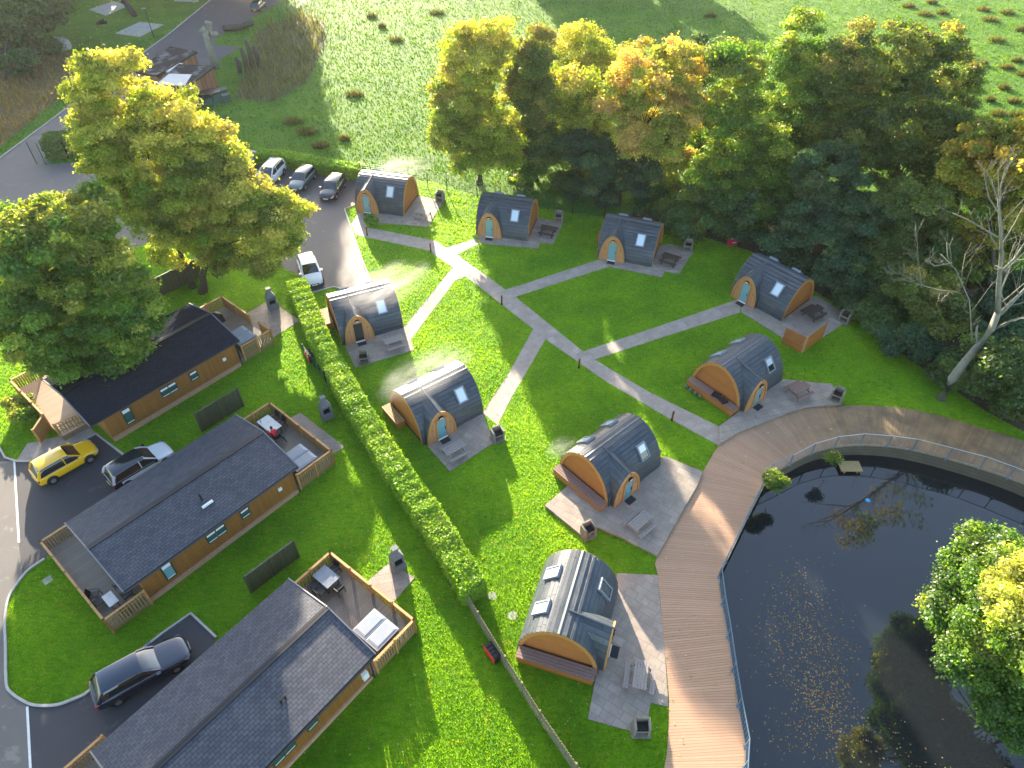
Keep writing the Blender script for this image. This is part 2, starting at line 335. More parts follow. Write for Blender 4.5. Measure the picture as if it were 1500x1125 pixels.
def clip_lawn():   # the lawn sheet, with the pond cut out of it: ring following the pond
    m=MB(); L=px((520,250),(640,268),(700,288),(840,312),(1000,335),(1100,365),(1250,460),(1440,600),(1560,660))+[(52,34)]
    tail=[(-70,-30),(-70,45)]+px((200,330),(430,300),(505,262))
    m.prism(L+[POND[k] for k in range(17,-1,-1)]+[(9.5,-30)]+tail,-.02,.004,0,side=0)
    return tag(m.build('lawn',M['lawn']),kind='structure')
clip_lawn()
sheet('rush_ground',[px((380,45),(440,20),(475,30),(478,60),(450,120),(400,150),(345,145),(365,90))],.004,M['rush'])
sheet('rough_ground',[px((-100,110),(40,85),(130,75),(120,120),(60,165),(0,215),(-150,300))],.004,M['rough'])
sheet('woodland_floor',[px((900,322),(1000,338),(1100,368),(1250,462),(1300,505),(1440,600),(1560,665),(1700,640),(1550,430),(1300,330),(1000,290))],.008,M['soil'])
sheet('car_park',[CARP],.012,M['asphalt']); sheet('road',[ROADP],.008,M['asphalt']); sheet('turning_pad',[PAD],.012,M['asphalt'])
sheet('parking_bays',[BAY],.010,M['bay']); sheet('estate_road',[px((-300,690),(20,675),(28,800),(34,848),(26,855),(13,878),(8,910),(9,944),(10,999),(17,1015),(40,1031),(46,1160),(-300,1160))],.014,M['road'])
sheet('walkway',[WALKP],.03,M['path'])
sheet('garden_path',[PATHS[0]],.022,M['path']); sheet('path_entrance',[PATHE],.026,M['path'])
for k,p in PAT.items():
    z=.20 if k in '67' else .05
    sheet('patio',[p],z,M['slab'] if k in '2468G' else M['slab2'],0)
for k,p in LPAT.items(): sheet('patio',[p],.04,M['slab2'],0)
sheet('concrete_pad',[px((168,49),(205,32),(240,36),(205,54)),px((130,14),(165,2),(190,8),(155,23)),px((252,-4),(270,-8),(296,-6),(290,3),(256,2))],.02,M['pale_conc'],0)
def strip(name,pts,w,z0,z1,mat,closed=False):
    m=MB(); n=len(pts)
    L=[];Rr=[]
    for i in range(n):
        a=Vector(pts[(i-1)%n if closed else max(i-1,0)]);b=Vector(pts[(i+1)%n if closed else min(i+1,n-1)])
        d=(b-a).normalized(); nn=Vector((-d.y,d.x))*w/2; p=Vector(pts[i]); L.append(p+nn);Rr.append(p-nn)
    for i in range(n if closed else n-1):
        j=(i+1)%n
        vv=[(*L[i],z0),(*Rr[i],z0),(*Rr[j],z0),(*L[j],z0),(*L[i],z1),(*Rr[i],z1),(*Rr[j],z1),(*L[j],z1)]
        m.add(vv,[(7,6,5,4),(0,1,5,4),(2,3,7,6),(1,2,6,5),(3,0,4,7)][:5])
    return m.build(name,mat)
def dens(pts,k=4):
    o=[]
    n=len(pts)
    for i in range(n-1):
        p0=Vector(pts[max(i-1,0)]);p1=Vector(pts[i]);p2=Vector(pts[i+1]);p3=Vector(pts[min(i+2,n-1)])
        for j in range(k):
            t=j/k; o.append(tuple(.5*((2*p1)+(-p0+p2)*t+(2*p0-5*p1+4*p2-p3)*t*t+(-p0+3*p1-3*p2+p3)*t**3)))
    o.append(tuple(pts[-1])); return o
isl=dens(px((66,819),(43,835),(26,855),(13,878),(8,910),(9,944),(10,999),(17,1015),(40,1030),(58,1034),(84,1033),(107,1025),(124,1018)))
for pts in (isl,px((124,1018),(240,927),(280,899),(317,934)),px((45,676),(24,676),(8,671),(0,657),(-60,600)),px((45,676),(95,660),(141,636),(184,669),(200,682)),
    px((525,270),(522,300),(505,307),(518,345),(532,385),(543,412),(545,436)),px((545,436),(489,421),(455,430)),px((372,229),(450,243),(525,263)),dens(px((-40,262),(0,232),(90,165),(180,98),(245,52),(345,-30)),2)):
    tag(strip('kerb',pts,.13,-.02,.11,M['concrete']),kind='structure')
lines=MB()
for a,b in (((21,675),(28,795)),((40,1035),(46,1150))):
    A,B=g(*a),g(*b); lines.beam((*A,.019),(*B,.019),.12,.004)
tag(lines.build('road_marking',M['paint_line']),kind='structure')
# boardwalk
di,do=dens(dki,3),dens(dko,3)
m=MB(); u=0; n=len(di); pu=[0]
for i in range(1,n):
    u+=(math.dist(di[i],di[i-1])*.45+math.dist(do[i],do[i-1])*.55); pu.append(u)
for i in range(n-1):
    a,b,c,d=do[i],do[i+1],di[i+1],di[i]; z=.05
    m.add([(*a,z),(*b,z),(*c,z),(*d,z)],[(0,1,2,3)],0,[[(pu[i],0),(pu[i+1],0),(pu[i+1],3.6),(pu[i],3.6)]])
    m.add([(*a,-.12),(*b,-.12),(*b,z),(*a,z),(*d,-.02),(*c,-.02),(*c,z),(*d,z)],[(0,1,2,3),(5,4,7,6)],1)
tag(m.build('boardwalk',[M['deck'],simple('boardwalk edge',(.22,.15,.09),.8,var=.3)]),kind='structure')
# pond: retaining wall and water
WZ=-1.15
t=NT('pond wall boards'); co=t.n('NewGeometry').outputs['Position']; z=t.n('SeparateXYZ',Vector=co).outputs[2]
e=t.math('LESS_THAN',t.math('FRACT',t.math('DIVIDE',z,.29)),.08)
c=t.mix(t.noise(.9,6,.65,co),(.055,.045,.032),(.17,.14,.10)); c=t.mix(t.math('MULTIPLY',t.noise(9,5,.6,t.mapping(co,scale=(1,1,5))),.5),c,(.04,.045,.025)); c=t.mix(e,c,(.02,.017,.012))
wallm=t.pbr(c,.85,t.bump(e,.5,.03))
m=MB()
for i in range(n-1):
    a,b=do[i],do[i+1]; m.add([(*a,-2),(*b,-2),(*b,-.1),(*a,-.1)],[(3,2,1,0)])
for i in range(17,len(POND)-1):
    a,b=POND[i],POND[i+1]; m.add([(*a,-2),(*b,-2),(*b,0),(*a,0)],[(3,2,1,0)])
tag(m.build('pond_wall',wallm),kind='structure')
m=MB()
for i in range(0,n-1,2):
    a=Vector((*do[i],0));b=Vector((*do[min(i+2,n-1)],0)); m.beam(a+Vector((0,0,-.03)),b+Vector((0,0,-.03)),.10,.16)
tag(m.build('pond_edge_beam',simple('edge beam',(.24,.19,.13),.8,var=.35)),kind='structure')
t=NT('pond water'); co=t.n('NewGeometry').outputs['Position']
rip=t.noise(1.,3,.5,t.mapping(co,scale=(1.2,5.5,1),rot=(0,0,.9)))
rmask=t.ramp(t.noise(.13,2,.5,co),[(.45,0.),(.65,1.)])
b=t.bump(t.math('MULTIPLY',rip,rmask),.12,.02)
c=t.mix(t.noise(.12,3,.5,co),(.008,.012,.018),(.016,.018,.016))
wm=t.pbr(c,.025,b,0.,IOR=1.45,Specular_IOR_Level=.9)
m=MB(); m.add([(5,-8,WZ),(80,-8,WZ),(80,48,WZ),(5,48,WZ)],[(0,1,2,3)]); m.add([(5,-8,-2.2),(80,-8,-2.2),(80,48,-2.2),(5,48,-2.2)],[(0,1,2,3)],1)
tag(m.build('pond_water',[wm,M['soil']]),kind='structure')
# ---------------------------------------------------------------- pods
PW,PL,PH=4.5,5.02,3.15
def archp(w,h,s):      # s in 0..1 from springing to crown: half width and height
    cx=(h*h-(w/2)**2)/w; Rr=w/2+cx; am=math.acos(cx/Rr); a=am*s; yo,zo=w/2+cx-Rr*math.cos(a),Rr*math.sin(a)
    e=math.pi/2*s; ye,ze=w/2*(1-math.cos(e)**.92),h*math.sin(e)
    return (yo*.28+ye*.72, zo*.28+ze*.72)
def ogive(w,h,n):
    L=[archp(w,h,i/n) for i in range(n+1)]
    return L+[(w-y,z) for y,z in L[-2::-1]],1.,1.,0.
def pod(key,A,B,label,bench,door='glass_b',win=('glass_w','glass_w','glass_w'),back_bench=False,zoff=0.):
    a=g(*A); b=g(*B); ang=math.atan2(b[1]-a[1],b[0]-a[0])
    T=thing('camping_pod',label,'camping pod',(a[0],a[1],zoff),ang,'camping pods around the lawn')
    n=11; prof,am,Rr,cx=ogive(PW,PH,n)
    def pt(s,side,off):   # s = angle, off = outward offset
        y,z=archp(PW,PH,s); y1,z1=archp(PW,PH,min(1,s+.01)); y0,z0=archp(PW,PH,max(0,s-.01)); l=math.hypot(y1-y0,z1-z0); y-=off*(z1-z0)/l; z+=off*(y1-y0)/l
        return (y if side==0 else PW-y, z)
    m=MB(); x0,x1=-.10,PL+.10
    for side in (0,1):
        for i in range(n):
            s0,s1=am*i/n,am*(i+1)/n
            yl,zl=pt(s0,side,.055); yh,zh=pt(s1,side,.015); yb,zb=pt(s0,side,.0)
            q=[(x0,yl,zl),(x1,yl,zl),(x1,yh,zh),(x0,yh,zh)]; off=(i*.37)%1
            uv=[(0+off,s0*4.2),(x1+off,s0*4.2),(x1+off,s1*4.2),(off,s1*4.2)]
            m.add(q,[(0,1,2,3) if side==0 else (3,2,1,0)],0,[uv if side==0 else uv[::-1]])
            m.add([(x0,yb,zb),(x1,yb,zb),(x1,yl,zl),(x0,yl,zl)],[(0,1,2,3) if side==0 else (3,2,1,0)],1)
    rf=m.build('roof',[M['roof_p'],M['soot']],T)
    m=MB(); m.add([(x0-.01,PW/2-.17,PH-.02),(x1+.01,PW/2-.17,PH-.02),(x1+.01,PW/2,PH+.07),(x0-.01,PW/2,PH+.07),(x1+.01,PW/2+.17,PH-.02),(x0-.01,PW/2+.17,PH-.02)],[(0,1,2,3),(3,2,4,5),(0,3,5),(1,4,2)])
    m.build('ridge_cap',M['cap'],rf)
    # gable ends
    for xs,sg in ((0.,-1),(PL,1)):
        m=MB(); pf,_,_,_=ogive(PW-.1,PH-.05,10); pf=[(y+.05,z) for y,z in pf]
        vv=[(xs,y,z) for y,z in pf]+[(xs-sg*.1,y,z) for y,z in pf]; k=len(pf)
        f=list(range(k)); m.add(vv,[tuple(f if sg<0 else f[::-1])])
        m.build('gable_wall',M['wood_p'],T)
        m=MB(); m.M=None
        po,_,_,_=ogive(PW+.02,PH+.01,12); pi_,_,_,_=ogive(PW-.42,PH-.24,12); po=[(y-.01,z) for y,z in po]; pi_=[(y+.21,z) for y,z in pi_]
        for i in range(len(po)-1):
            xa,xb=xs+sg*.125,xs+sg*.02
            q=[po[i],po[i+1],pi_[i+1],pi_[i]]
            vv=[(xa,y,z) for y,z in q]+[(xb,y,z) for y,z in q]
            m.add(vv,[(0,1,2,3),(4,7,6,5),(0,4,5,1),(2,6,7,3)] if sg>0 else [(3,2,1,0),(5,6,7,4),(1,5,4,0),(3,7,6,2)])
        m.build('barge_board',M['wood_pt'],T)
    # dormer porch
    DW,DH,xc=2.4,2.68,1.36; pf,_,_,_=ogive(DW,DH,7); pf=[(xc-DW/2+x,z) for x,z in pf]
    m=MB(); nn=len(pf)
    def vy(z):
        z=min(z,PH-.02); s=min(range(200),key=lambda k:abs(archp(PW,PH,k/199)[1]-z))/199; return archp(PW,PH,s)[0]
    yf=-.30; rise=PH/DH
    E=[(x,vy(z*rise)+.12,min(z*rise,PH-.02)) for x,z in pf]
    for i in range(nn-1):
        q=[(pf[i][0],yf-.05,pf[i][1]),(pf[i+1][0],yf-.05,pf[i+1][1]),E[i+1],E[i]]
        uv=[(0,i*.3),(0,i*.3+.3),(2,i*.3+.3),(2,i*.3)]
        m.add(q,[(0,1,2,3)],0,[uv])
    dr=m.build('porch_roof',M['roof_p'],T)
    m=MB(); m.tube([(xc,yf-.08,DH+.02),(xc,PW/2-.12,PH+.03)],.06,6)
    m.build('ridge_cap',M['cap'],dr)
    m=MB(); pf2,_,_,_=ogive(DW-.04,DH-.03,9); pf2=[(xc-DW/2+.02+x,z) for x,z in pf2]
    m.add([(x,yf,z) for x,z in pf2],[tuple(range(len(pf2)))[::-1]]); m.build('porch_wall',M['wood_d'],T)
    m=MB(); po,_,_,_=ogive(DW+.04,DH+.05,10); pi_,_,_,_=ogive(DW-.3,DH-.16,10); po=[(xc-DW/2-.02+x,z) for x,z in po]; pi_=[(xc-DW/2+.15+x,z) for x,z in pi_]
    for i in range(len(po)-1):
        q=[po[i],po[i+1],pi_[i+1],pi_[i]]; vv=[(x,yf-.07,z) for x,z in q]+[(x,yf+.03,z) for x,z in q]
        m.add(vv,[(3,2,1,0),(5,6,7,4),(1,5,4,0),(3,7,6,2)])
    m.build('arch_trim',M['wood_pt'],T)
    # door
    m=MB(); m.box(xc-.46,xc-.36,yf-.09,yf-.01,0,2.05); m.box(xc+.36,xc+.46,yf-.09,yf-.01,0,2.05); m.box(xc-.46,xc+.46,yf-.085,yf-.01,1.97,2.08)
    m.box(xc-.36,xc+.36,yf-.05,yf-.012,.02,.2)
    d=m.build('door',M['wood_pt'],T)
    m=MB(); m.box(xc-.35,xc+.35,yf-.055,yf-.015,.2,1.96); m.build('pane',M[door],d)
    m=MB(); m.box(xc-.38,xc+.38,yf-.13,yf-.02,.09,.16); m.build('sill',M['white'],d)
    m=MB(); m.box(xc+.26,xc+.30,yf-.11,yf-.06,.9,1.15); m.build('handle',M['dark'],d)
    m=MB(); m.box(xc-.16,xc+.16,yf-.16,yf-.02,2.16,2.3); m.box(xc-.12,xc+.12,yf-.17,yf-.1,2.17,2.24,1); m.build('wall_lamp',[M['dark'],M['white']],T)
    m=MB(); m.box(xc-.06-.75,xc-.75+.05,yf-.03,yf-.004,1.18,1.32); m.box(xc+.7,xc+.82,yf-.03,yf-.004,1.2,1.34); m.build('round_vent',M['fence_t'],T)
    # skylights
    def skylight(xm,side,mat,wd=.80,hg=1.15,sm=.52):
        s=sm; y,z=pt(s,side,.03); ya,za=pt(s-.06,side,.03); yb,zb=pt(s+.06,side,.03); up_=Vector((0,yb-ya,zb-za)).normalized(); nrm=Vector((0,-up_.z,up_.y)) if side==0 else Vector((0,up_.z,-up_.y))
        upv=up_
        xv=upv.cross(nrm)
        Mx=Matrix((( xv.x,upv.x,nrm.x,xm),(xv.y,upv.y,nrm.y,y),(xv.z,upv.z,nrm.z,z),(0,0,0,1)))
        m=MB(); m.M=Mx; f=.09
        m.box(-wd/2,-wd/2+f,-hg/2,hg/2,-.05,.13); m.box(wd/2-f,wd/2,-hg/2,hg/2,-.05,.13); m.box(-wd/2+f,wd/2-f,-hg/2,-hg/2+f,-.05,.125); m.box(-wd/2+f,wd/2-f,hg/2-f,hg/2,-.05,.135)
        o=m.build('skylight',M['frame'],T)
        m=MB(); m.M=Mx
        if mat=='half': m.box(-wd/2+f,wd/2-f,-hg/2+f,-.02,-.02,.085,0); m.box(-wd/2+f,wd/2-f,-.02,hg/2-f,-.02,.088,1); m.build('pane',[M['glass_d'],M['glass_w']],o)
        else: m.box(-wd/2+f,wd/2-f,-hg/2+f,hg/2-f,-.02,.085); m.build('pane',M[mat],o)
    skylight(3.68,0,win[0]); skylight(1.35,1,win[1],sm=.62); skylight(3.6,1,win[2],sm=.62)
    m=MB(); m.box(-.04,PL+.04,-.04,PW+.04,0,.09); m.build('plinth',M['soot'],T)
    # storage bench at gable
    def benchbox(y0,y1,xo,sg,top,dp=.8):
        m=MB(); xa,xb=(xo-dp,xo-.13) if sg<0 else (xo+.13,xo+dp)
        m.box(xa,xb,y0,y1,.05,.62); o=m.build('storage_bench',M['wood_p'],T)
        m=MB(); k=4; 
        for i in range(k):
            xx=xa-.04+(xb-xa+.04)*i/k; m.box(xx+.01,xx+(xb-xa+.04)/k-.01,y0-.05,y1+.05,.62,.66)
        m.build('bench_top',M[top],o)
    if bench=='wide': benchbox(.1,PW-.15,0,-1,'tabr')
    elif bench=='short': benchbox(2.3,PW-.1,0,-1,'fence_t')
    if back_bench: benchbox(.6,2.2,PL,1,'felt',.9)
    # mat
    return T,a,ang
pods=[('1',(523,308),(596,318),'camping pod with a steaming ridge beside the dark parked car, nearest the clipped field hedge',None,{}),
('2',(699,343),(775,354),'camping pod in front of the tall yellow tree, pale grass patch before its door','short',{}),
('3',(876,376),(955,392),'camping pod against the dark wood, nearest pod to the left of the red box','short',{}),
('4',(1071,431),(1146,472),'camping pod whose patio is screened by a low honey-coloured fence, against the dark trees','short',{}),
('7',(1082,605),(1146,558),'camping pod beside the bend of the boardwalk, dark cushions lying on its gable bench','wide',dict(win=('half','glass_w','glass_w'),zoff=.0)),
('6',(891,744),(964,686),'camping pod on the large raised patio, a small dark store box at its far end','wide',dict(win=('half','glass_w','glass_w'),back_bench=True)),
('8',(875,985),(904,866),'camping pod with its sunlit roof lights facing the hedge fence, nearest the viewer','wide',dict(win=('glass_d','glass_w','glass_w'))),
('G',(621,651),(706,606),'steaming camping pod directly right of the middle of the long hedge','short',{}),
('5',(503,504),(591,480),'steaming camping pod at the foot of the car park, its door glass dark','short',dict(door='glass_d'))]
POLYP=[]
for key,A,B,lab,bn,kw in pods:
    T,a,ang=pod(key,A,B,lab,bn,**kw)
    f=fr(a,math.degrees(ang)); POLYP.append([f(-.9 if bn=='wide' else -.1,-.35),f(PL+.1,-.1),f(PL+.1,PW+.1),f(-.9 if bn=='wide' else -.1,PW+.1)])
    dm=MB(); dm.box(-.35,.35,-.45,.0,0,.03); loc=f(1.4,-.42); zz=.2 if key in '67' else .05
    tag(dm.build('door_mat',M['mesh'],None,(*loc,zz),ang),{'1':'black door mat outside the pod nearest the parked cars','2':'black door mat outside the pod behind the pale patch of grass','3':'black door mat outside the pod left of the red box','4':'black door mat outside the pod with the fenced patio','7':'black door mat outside the pod at the boardwalk bend','6':'black door mat on the big raised patio','8':'black door mat of the pod nearest the viewer','G':'black door mat outside the pod right of the long hedge','5':'black door mat outside the pod at the foot of the car park'}[key],'door mat','door mats at the pods')
# ---------------------------------------------------------------- picnic tables
def picnic(mat):
    T=thing('picnic_table','x','picnic table',(0,0,0),0,'picnic tables on the pod patios')
    m=MB()
    for i in range(5): m.box(-.8,.8,-.36+i*.148,-.36+i*.148+.12,.70,.74)
    m.build('table_top',mat,T)
    for sg in (-1,1):
        m=MB(); 
        for i in (0,1): y=sg*(.62+i*.14)-.06; m.box(-.8,.8,y,y+.12,.41,.45)
        m.build('seat',mat,T)
    for x in (-.58,.58):
        m=MB(); m.beam((x,-.62,0),(x,-.28,.70),.05,.1,up=(1,0,0)); m.beam((x,.62,0),(x,.28,.70),.05,.1,up=(1,0,0)); m.box(x-.03,x+.03,-.78,.78,.33,.41); m.box(x-.032,x+.032,-.36,.36,.61,.70)
        m.build('leg_frame',mat,T)
    return T
def face(a,b): A,B=g(*a),g(*b); return math.atan2(B[1]-A[1],B[0]-A[0])
tabs=[((620,319),(605,318),(632,325),'tab','weathered picnic table beside the pod nearest the cars',.05),
((803,343),(792,340),(815,345),'tabd','dark picnic table beside the pod in front of the yellow tree',.05),
((981,385),(965,380),(990,388),'tabd','dark picnic table beside the pod left of the red box',.05),
((1190,463),(1172,470),(1206,452),'tabd','dark picnic table inside the honey fence',.05),
((1168,577),(1152,581),(1180,567),'tabr','reddish picnic table by the pod at the boardwalk bend',.2),
((936,772),(922,780),(948,758),'tab','slatted grey picnic table on the large raised patio',.2),
((936,996),(934,1010),(938,975),'tab','grey picnic table beside the sunlit strip on the nearest patio',.05),
((666,665),(651,672),(680,656),'tab','grey picnic table on the patio right of the long hedge',.05),
((578,507),(565,510),(592,502),'tab','pale lilac-grey picnic table on the patio at the foot of the car park',.05)]
proto={}
for c0,a,b,mt,lab,z in tabs:
    if mt not in proto: o=proto[mt]=picnic(M[mt])
    else: o=copy_tree(proto[mt])
    x,y=g(*c0,z); o.location=(x,y,z); o.rotation_euler=(0,0,face(a,b)); o['label']=lab
# ---------------------------------------------------------------- stone barbecues
def bbq(mat):
    T=thing('stone_barbecue','x','barbecue',(0,0,0),0,'stone barbecues beside the pods')
    for x in (-.42,.30): m=MB(); m.box(x,x+.12,-.3,.3,0,.95); m.build('side_wall',mat,T)
    m=MB(); m.box(-.30,.30,.2,.3,0,1.12); m.build('back_wall',mat,T)
    m=MB(); m.box(-.30,.30,-.3,.2,.52,.62); m.build('shelf',mat,T)
    m=MB(); m.box(-.30,.30,-.28,.2,.62,.65)
    for i in range(9): m.box(-.29+i*.068,-.275+i*.068,-.3,.2,.84,.855)
    m.build('grill',M['soot'],T); 
    m=MB(); m.box(-.5,.5,-.4,.4,0,.06); m.build('base_slab',mat,T)
    return T
bq=[((645,294),-.3,'stone barbecue on the grass corner beside the pod nearest the cars'),((818,324),-.2,'stone barbecue beside the pod in front of the yellow tree'),((1007,366),-.3,'stone barbecue at the patio corner left of the red box'),((1236,470),-.8,'stone barbecue beyond the honey fence at the edge of the dark wood'),((1224,585),-.6,'dark stone barbecue at the tip of the curved patio by the boardwalk'),((861,783),.5,'small sunlit stone barbecue at the corner of the large raised patio'),((938,1070),0,'stone barbecue with a black hood box on the nearest patio'),((729,643),.45,'sunlit stone barbecue where the path meets the patio right of the long hedge'),((534,530),.15,'stone barbecue on the patio at the foot of the car park')]
o=None
for i,(c0,rz,lab) in enumerate(bq):
    o=bbq(M['stone']) if i==0 else copy_tree(b0)
    if i==0:b0=o
    z=.2 if i in (4,) else .04; x,y=g(*c0,z); o.location=(x,y,z); o.rotation_euler=(0,0,rz); o['label']=lab
# tall cast stone barbecues of the lodges
def chimney_bbq():
    T=thing('garden_fireplace','x','outdoor fireplace',(0,0,0),0,'cast stone fireplaces beside the lodges')
    m=MB(); m.box(-.42,.42,-.3,.3,0,.62); m.build('hearth',M['dstone'],T)
    m=MB(); m.box(-.38,-.26,-.26,.28,.62,1.2); m.box(.26,.38,-.26,.28,.62,1.2); m.box(-.26,.26,.18,.28,.62,1.2); m.box(-.38,.38,-.26,.28,1.2,1.32)
    m.build('firebox',M['dstone'],T)
    m=MB(); m.add([(-.38,-.26,1.32),(.38,-.26,1.32),(.38,.28,1.32),(-.38,.28,1.32),(-.15,-.1,1.75),(.15,-.1,1.75),(.15,.16,1.75),(-.15,.16,1.75)],[(0,1,5,4),(1,2,6,5),(2,3,7,6),(3,0,4,7)])
    m.box(-.15,.15,-.1,.16,1.75,2.05); m.box(-.2,.2,-.15,.2,2.05,2.13); m.build('chimney',M['dstone'],T)
    m=MB(); m.box(-.25,.25,-.2,.17,.622,.65); m.build('grill',M['soot'],T)
    return T
for i,(c0,rz,lab) in enumerate((((480,612),.6,'grey cast stone fireplace between the middle lodge and the long hedge'),((584,832),.6,'grey cast stone fireplace beside the nearest lodge veranda'),((401,452),.6,'grey cast stone fireplace in the shade beside the farthest lodge'))):
    o=chimney_bbq() if i==0 else copy_tree(o); x,y=g(*c0); o.location=(x,y,.03); o.rotation_euler=(0,0,rz); o['label']=lab
# bollards
def bollard():
    T=thing('path_bollard','x','bollard light',(0,0,0),0,'timber bollards along the path')
    m=MB(); m.cyl(0,0,.0,.95,.075,10); m.tube([(0,0,.95),(0,0,1.0)],[.075,.03],10); m.build('post',M['post'],T)
    m=MB(); m.cyl(0,0,.0,.22,.085,10); m.build('foot',M['dark'],T); m=MB(); m.cyl(0,0,.78,.84,.08,10); m.build('light_band',M['dark'],T); return T
for i,(c0,lab) in enumerate((((538,345),'timber bollard at the car park end of the path'),((631,369),'timber bollard where the path bends before the junction'),((735,446),'timber bollard left of the path junction leading to the pod by the red box'),((848,539),'timber bollard at the junction left of the long straight side path'),((984,616),'timber bollard nearest the boardwalk'))):
    o=bollard() if i==0 else copy_tree(o); o.location=(*g(*c0),0); o['label']=lab
# ---------------------------------------------------------------- lodges
def lodge(k,label,roofm,wins,x1=11.7,vent='flue',dish=None):
    (ox,oy),an=LO[k]; T=thing('holiday_lodge',label,'lodge',(ox,oy,0),R(an),'holiday lodges'); D=6.95; EZ,RZ=2.62,3.42; ym=D/2
    wx0,wx1,wy0,wy1=.85,x1-.35,.3,D-.3
    m=MB(); m.box(wx0,wx1,wy0,wy1,.42,EZ-.02); 
    for xs in (wx0,wx1): m.add([(xs,wy0,EZ-.02),(xs,wy1,EZ-.02),(xs,ym,RZ-.1)],[(0,1,2) if xs==wx1 else (2,1,0)])
    wl=m.build('wall',M['wood_w'],T)
    m=MB(); m.box(wx0+.06,wx1-.04,wy0+.08,wy1-.08,0,.42); m.box(wx0,wx1,wy0-.05,wy0+.08,0,.30,0); m.build('skirt',M['skirt'],T)
    m=MB()
    L=math.hypot(ym,RZ-EZ)
    for sd_ in (0,1):
        ya,yb=(0,ym) if sd_==0 else (D,ym)
        q=[(0,ya,EZ),(x1,ya,EZ),(x1,yb,RZ),(0,yb,RZ)]; uv=[(0,0),(x1,0),(x1,L),(0,L)]
        m.add(q,[(0,1,2,3) if sd_==0 else (3,2,1,0)],0,[uv if sd_==0 else uv[::-1]])
        m.add([(a,b,c-.14) for a,b,c in q],[(3,2,1,0) if sd_==0 else (0,1,2,3)],1)
        m.add([q[0],q[1],(q[1][0],q[1][1],EZ-.14),(0,ya,EZ-.14)],[(3,2,1,0) if sd_==0 else (0,1,2,3)],1)
    rf=m.build('roof',[M[roofm],M['dark']],T)
    for xs in (-.03,x1+.03):
        for ya in (0,D): m=MB(); m.beam((xs,ya,EZ-.05),(xs,ym,RZ-.045),.07,.2); m.build('barge_board',M['fascia'],rf)
    m=MB(); m.beam((-.05,ym-.09,RZ+.0),(x1+.05,ym-.09,RZ+.0),.16,.05); m.beam((-.05,ym+.09,RZ+.002),(x1+.05,ym+.09,RZ+.002),.16,.05); m.build('ridge_tiles',M['dark'],rf)
    m=MB(); m.tube([(0,-.06,EZ-.08),(x1,-.06,EZ-.08)],.055,6); m.build('gutter',M['dark'],rf)
    m=MB(); m.tube([(x1-.2,-.06,EZ-.1),(x1-.3,.18,EZ-.35),(x1-.3,.18,.1)],.04,6); m.build('downpipe',M['dark'],T)
    if vent=='flue':
        m=MB(); m.cyl(6.15,1.9,EZ+.35,EZ+.95,.06,8); m.cyl(6.15,1.9,EZ+.9,EZ+1.0,.1,8); m.build('flue',M['dark'],rf); m=MB(); m.box(5.85,6.55,1.3,1.42,EZ+.36,EZ+.5); m.build('flue_cap',M['white'],rf)
    elif vent=='pair':
        for xx in (6.9,7.15): m=MB(); m.cyl(xx,1.6,EZ+.3,EZ+.75,.05,8); m.cyl(xx,1.6,EZ+.7,EZ+.78,.08,8); m.build('vent_pipe',M['dark'],rf)
    for (xa,xb,za,zb,kind) in wins:
        y=wy0
        m=MB(); f=.07
        m.box(xa,xa+f,y-.05,y+.02,za,zb); m.box(xb-f,xb,y-.05,y+.02,za,zb); m.box(xa+f,xb-f,y-.05,y+.02,zb-f,zb); m.box(xa+f,xb-f,y-.05,y+.02,za,za+f)
        if kind=='double': xm=(xa+xb)/2; m.box(xm-f/2,xm+f/2,y-.05,y+.02,za+f,zb-f)
        w_=m.build('window',M['green_fr'],T)
        m=MB(); m.box(xa+f,xb-f,y-.02,y+.02,za+f,zb-f); m.build('pane',M['glass_t' if kind!='bright' else 'glass_b'],w_)
        m=MB(); m.box(xa+f,xb-f,y-.03,y-.02,zb-f-(zb-za)*.22,zb-f); m.box(xa+f,xb-f,y-.03,y-.02,za+f,za+f+.06); m.build('blind',M['white'],w_)
    m=MB(); m.box(x1-1.6,x1-1.35,wy0-.09,wy0,1.35,1.6) if dish!='white' else m.box(x1-.95,x1-.6,wy0-.2,wy0,.9,1.5); m.build('meter_box',M['white'],T)
    return T
W_=[(2.1,2.75,.75,2.15,'tall'),(5.0,6.3,1.2,2.05,'double'),(7.35,8.0,1.2,2.0,'single')]
T1=lodge('1','farthest dark-roofed timber lodge under the big green tree, above the yellow car','roof_d',W_,vent=None)
T2=lodge('2','middle timber lodge with a grey slate roof, beside the white car with black roof','roof_l',[(2.1,2.75,.75,2.15,'bright')]+W_[1:],vent='flue')
T3=lodge('3','nearest timber lodge with a grey slate roof, cut by the bottom edge','roof_l',[(4.95,6.3,1.2,2.0,'double'),(7.0,7.7,1.25,2.0,'single'),(2.1,2.7,.75,2.1,'tall')],x1=11.5,vent='pair',dish='white')
def local(k,x,y,z=0):
    (ox,oy),an=LO[k]; a=R(an); return (ox+x*math.cos(a)-y*math.sin(a),oy+x*math.sin(a)+y*math.cos(a),z)
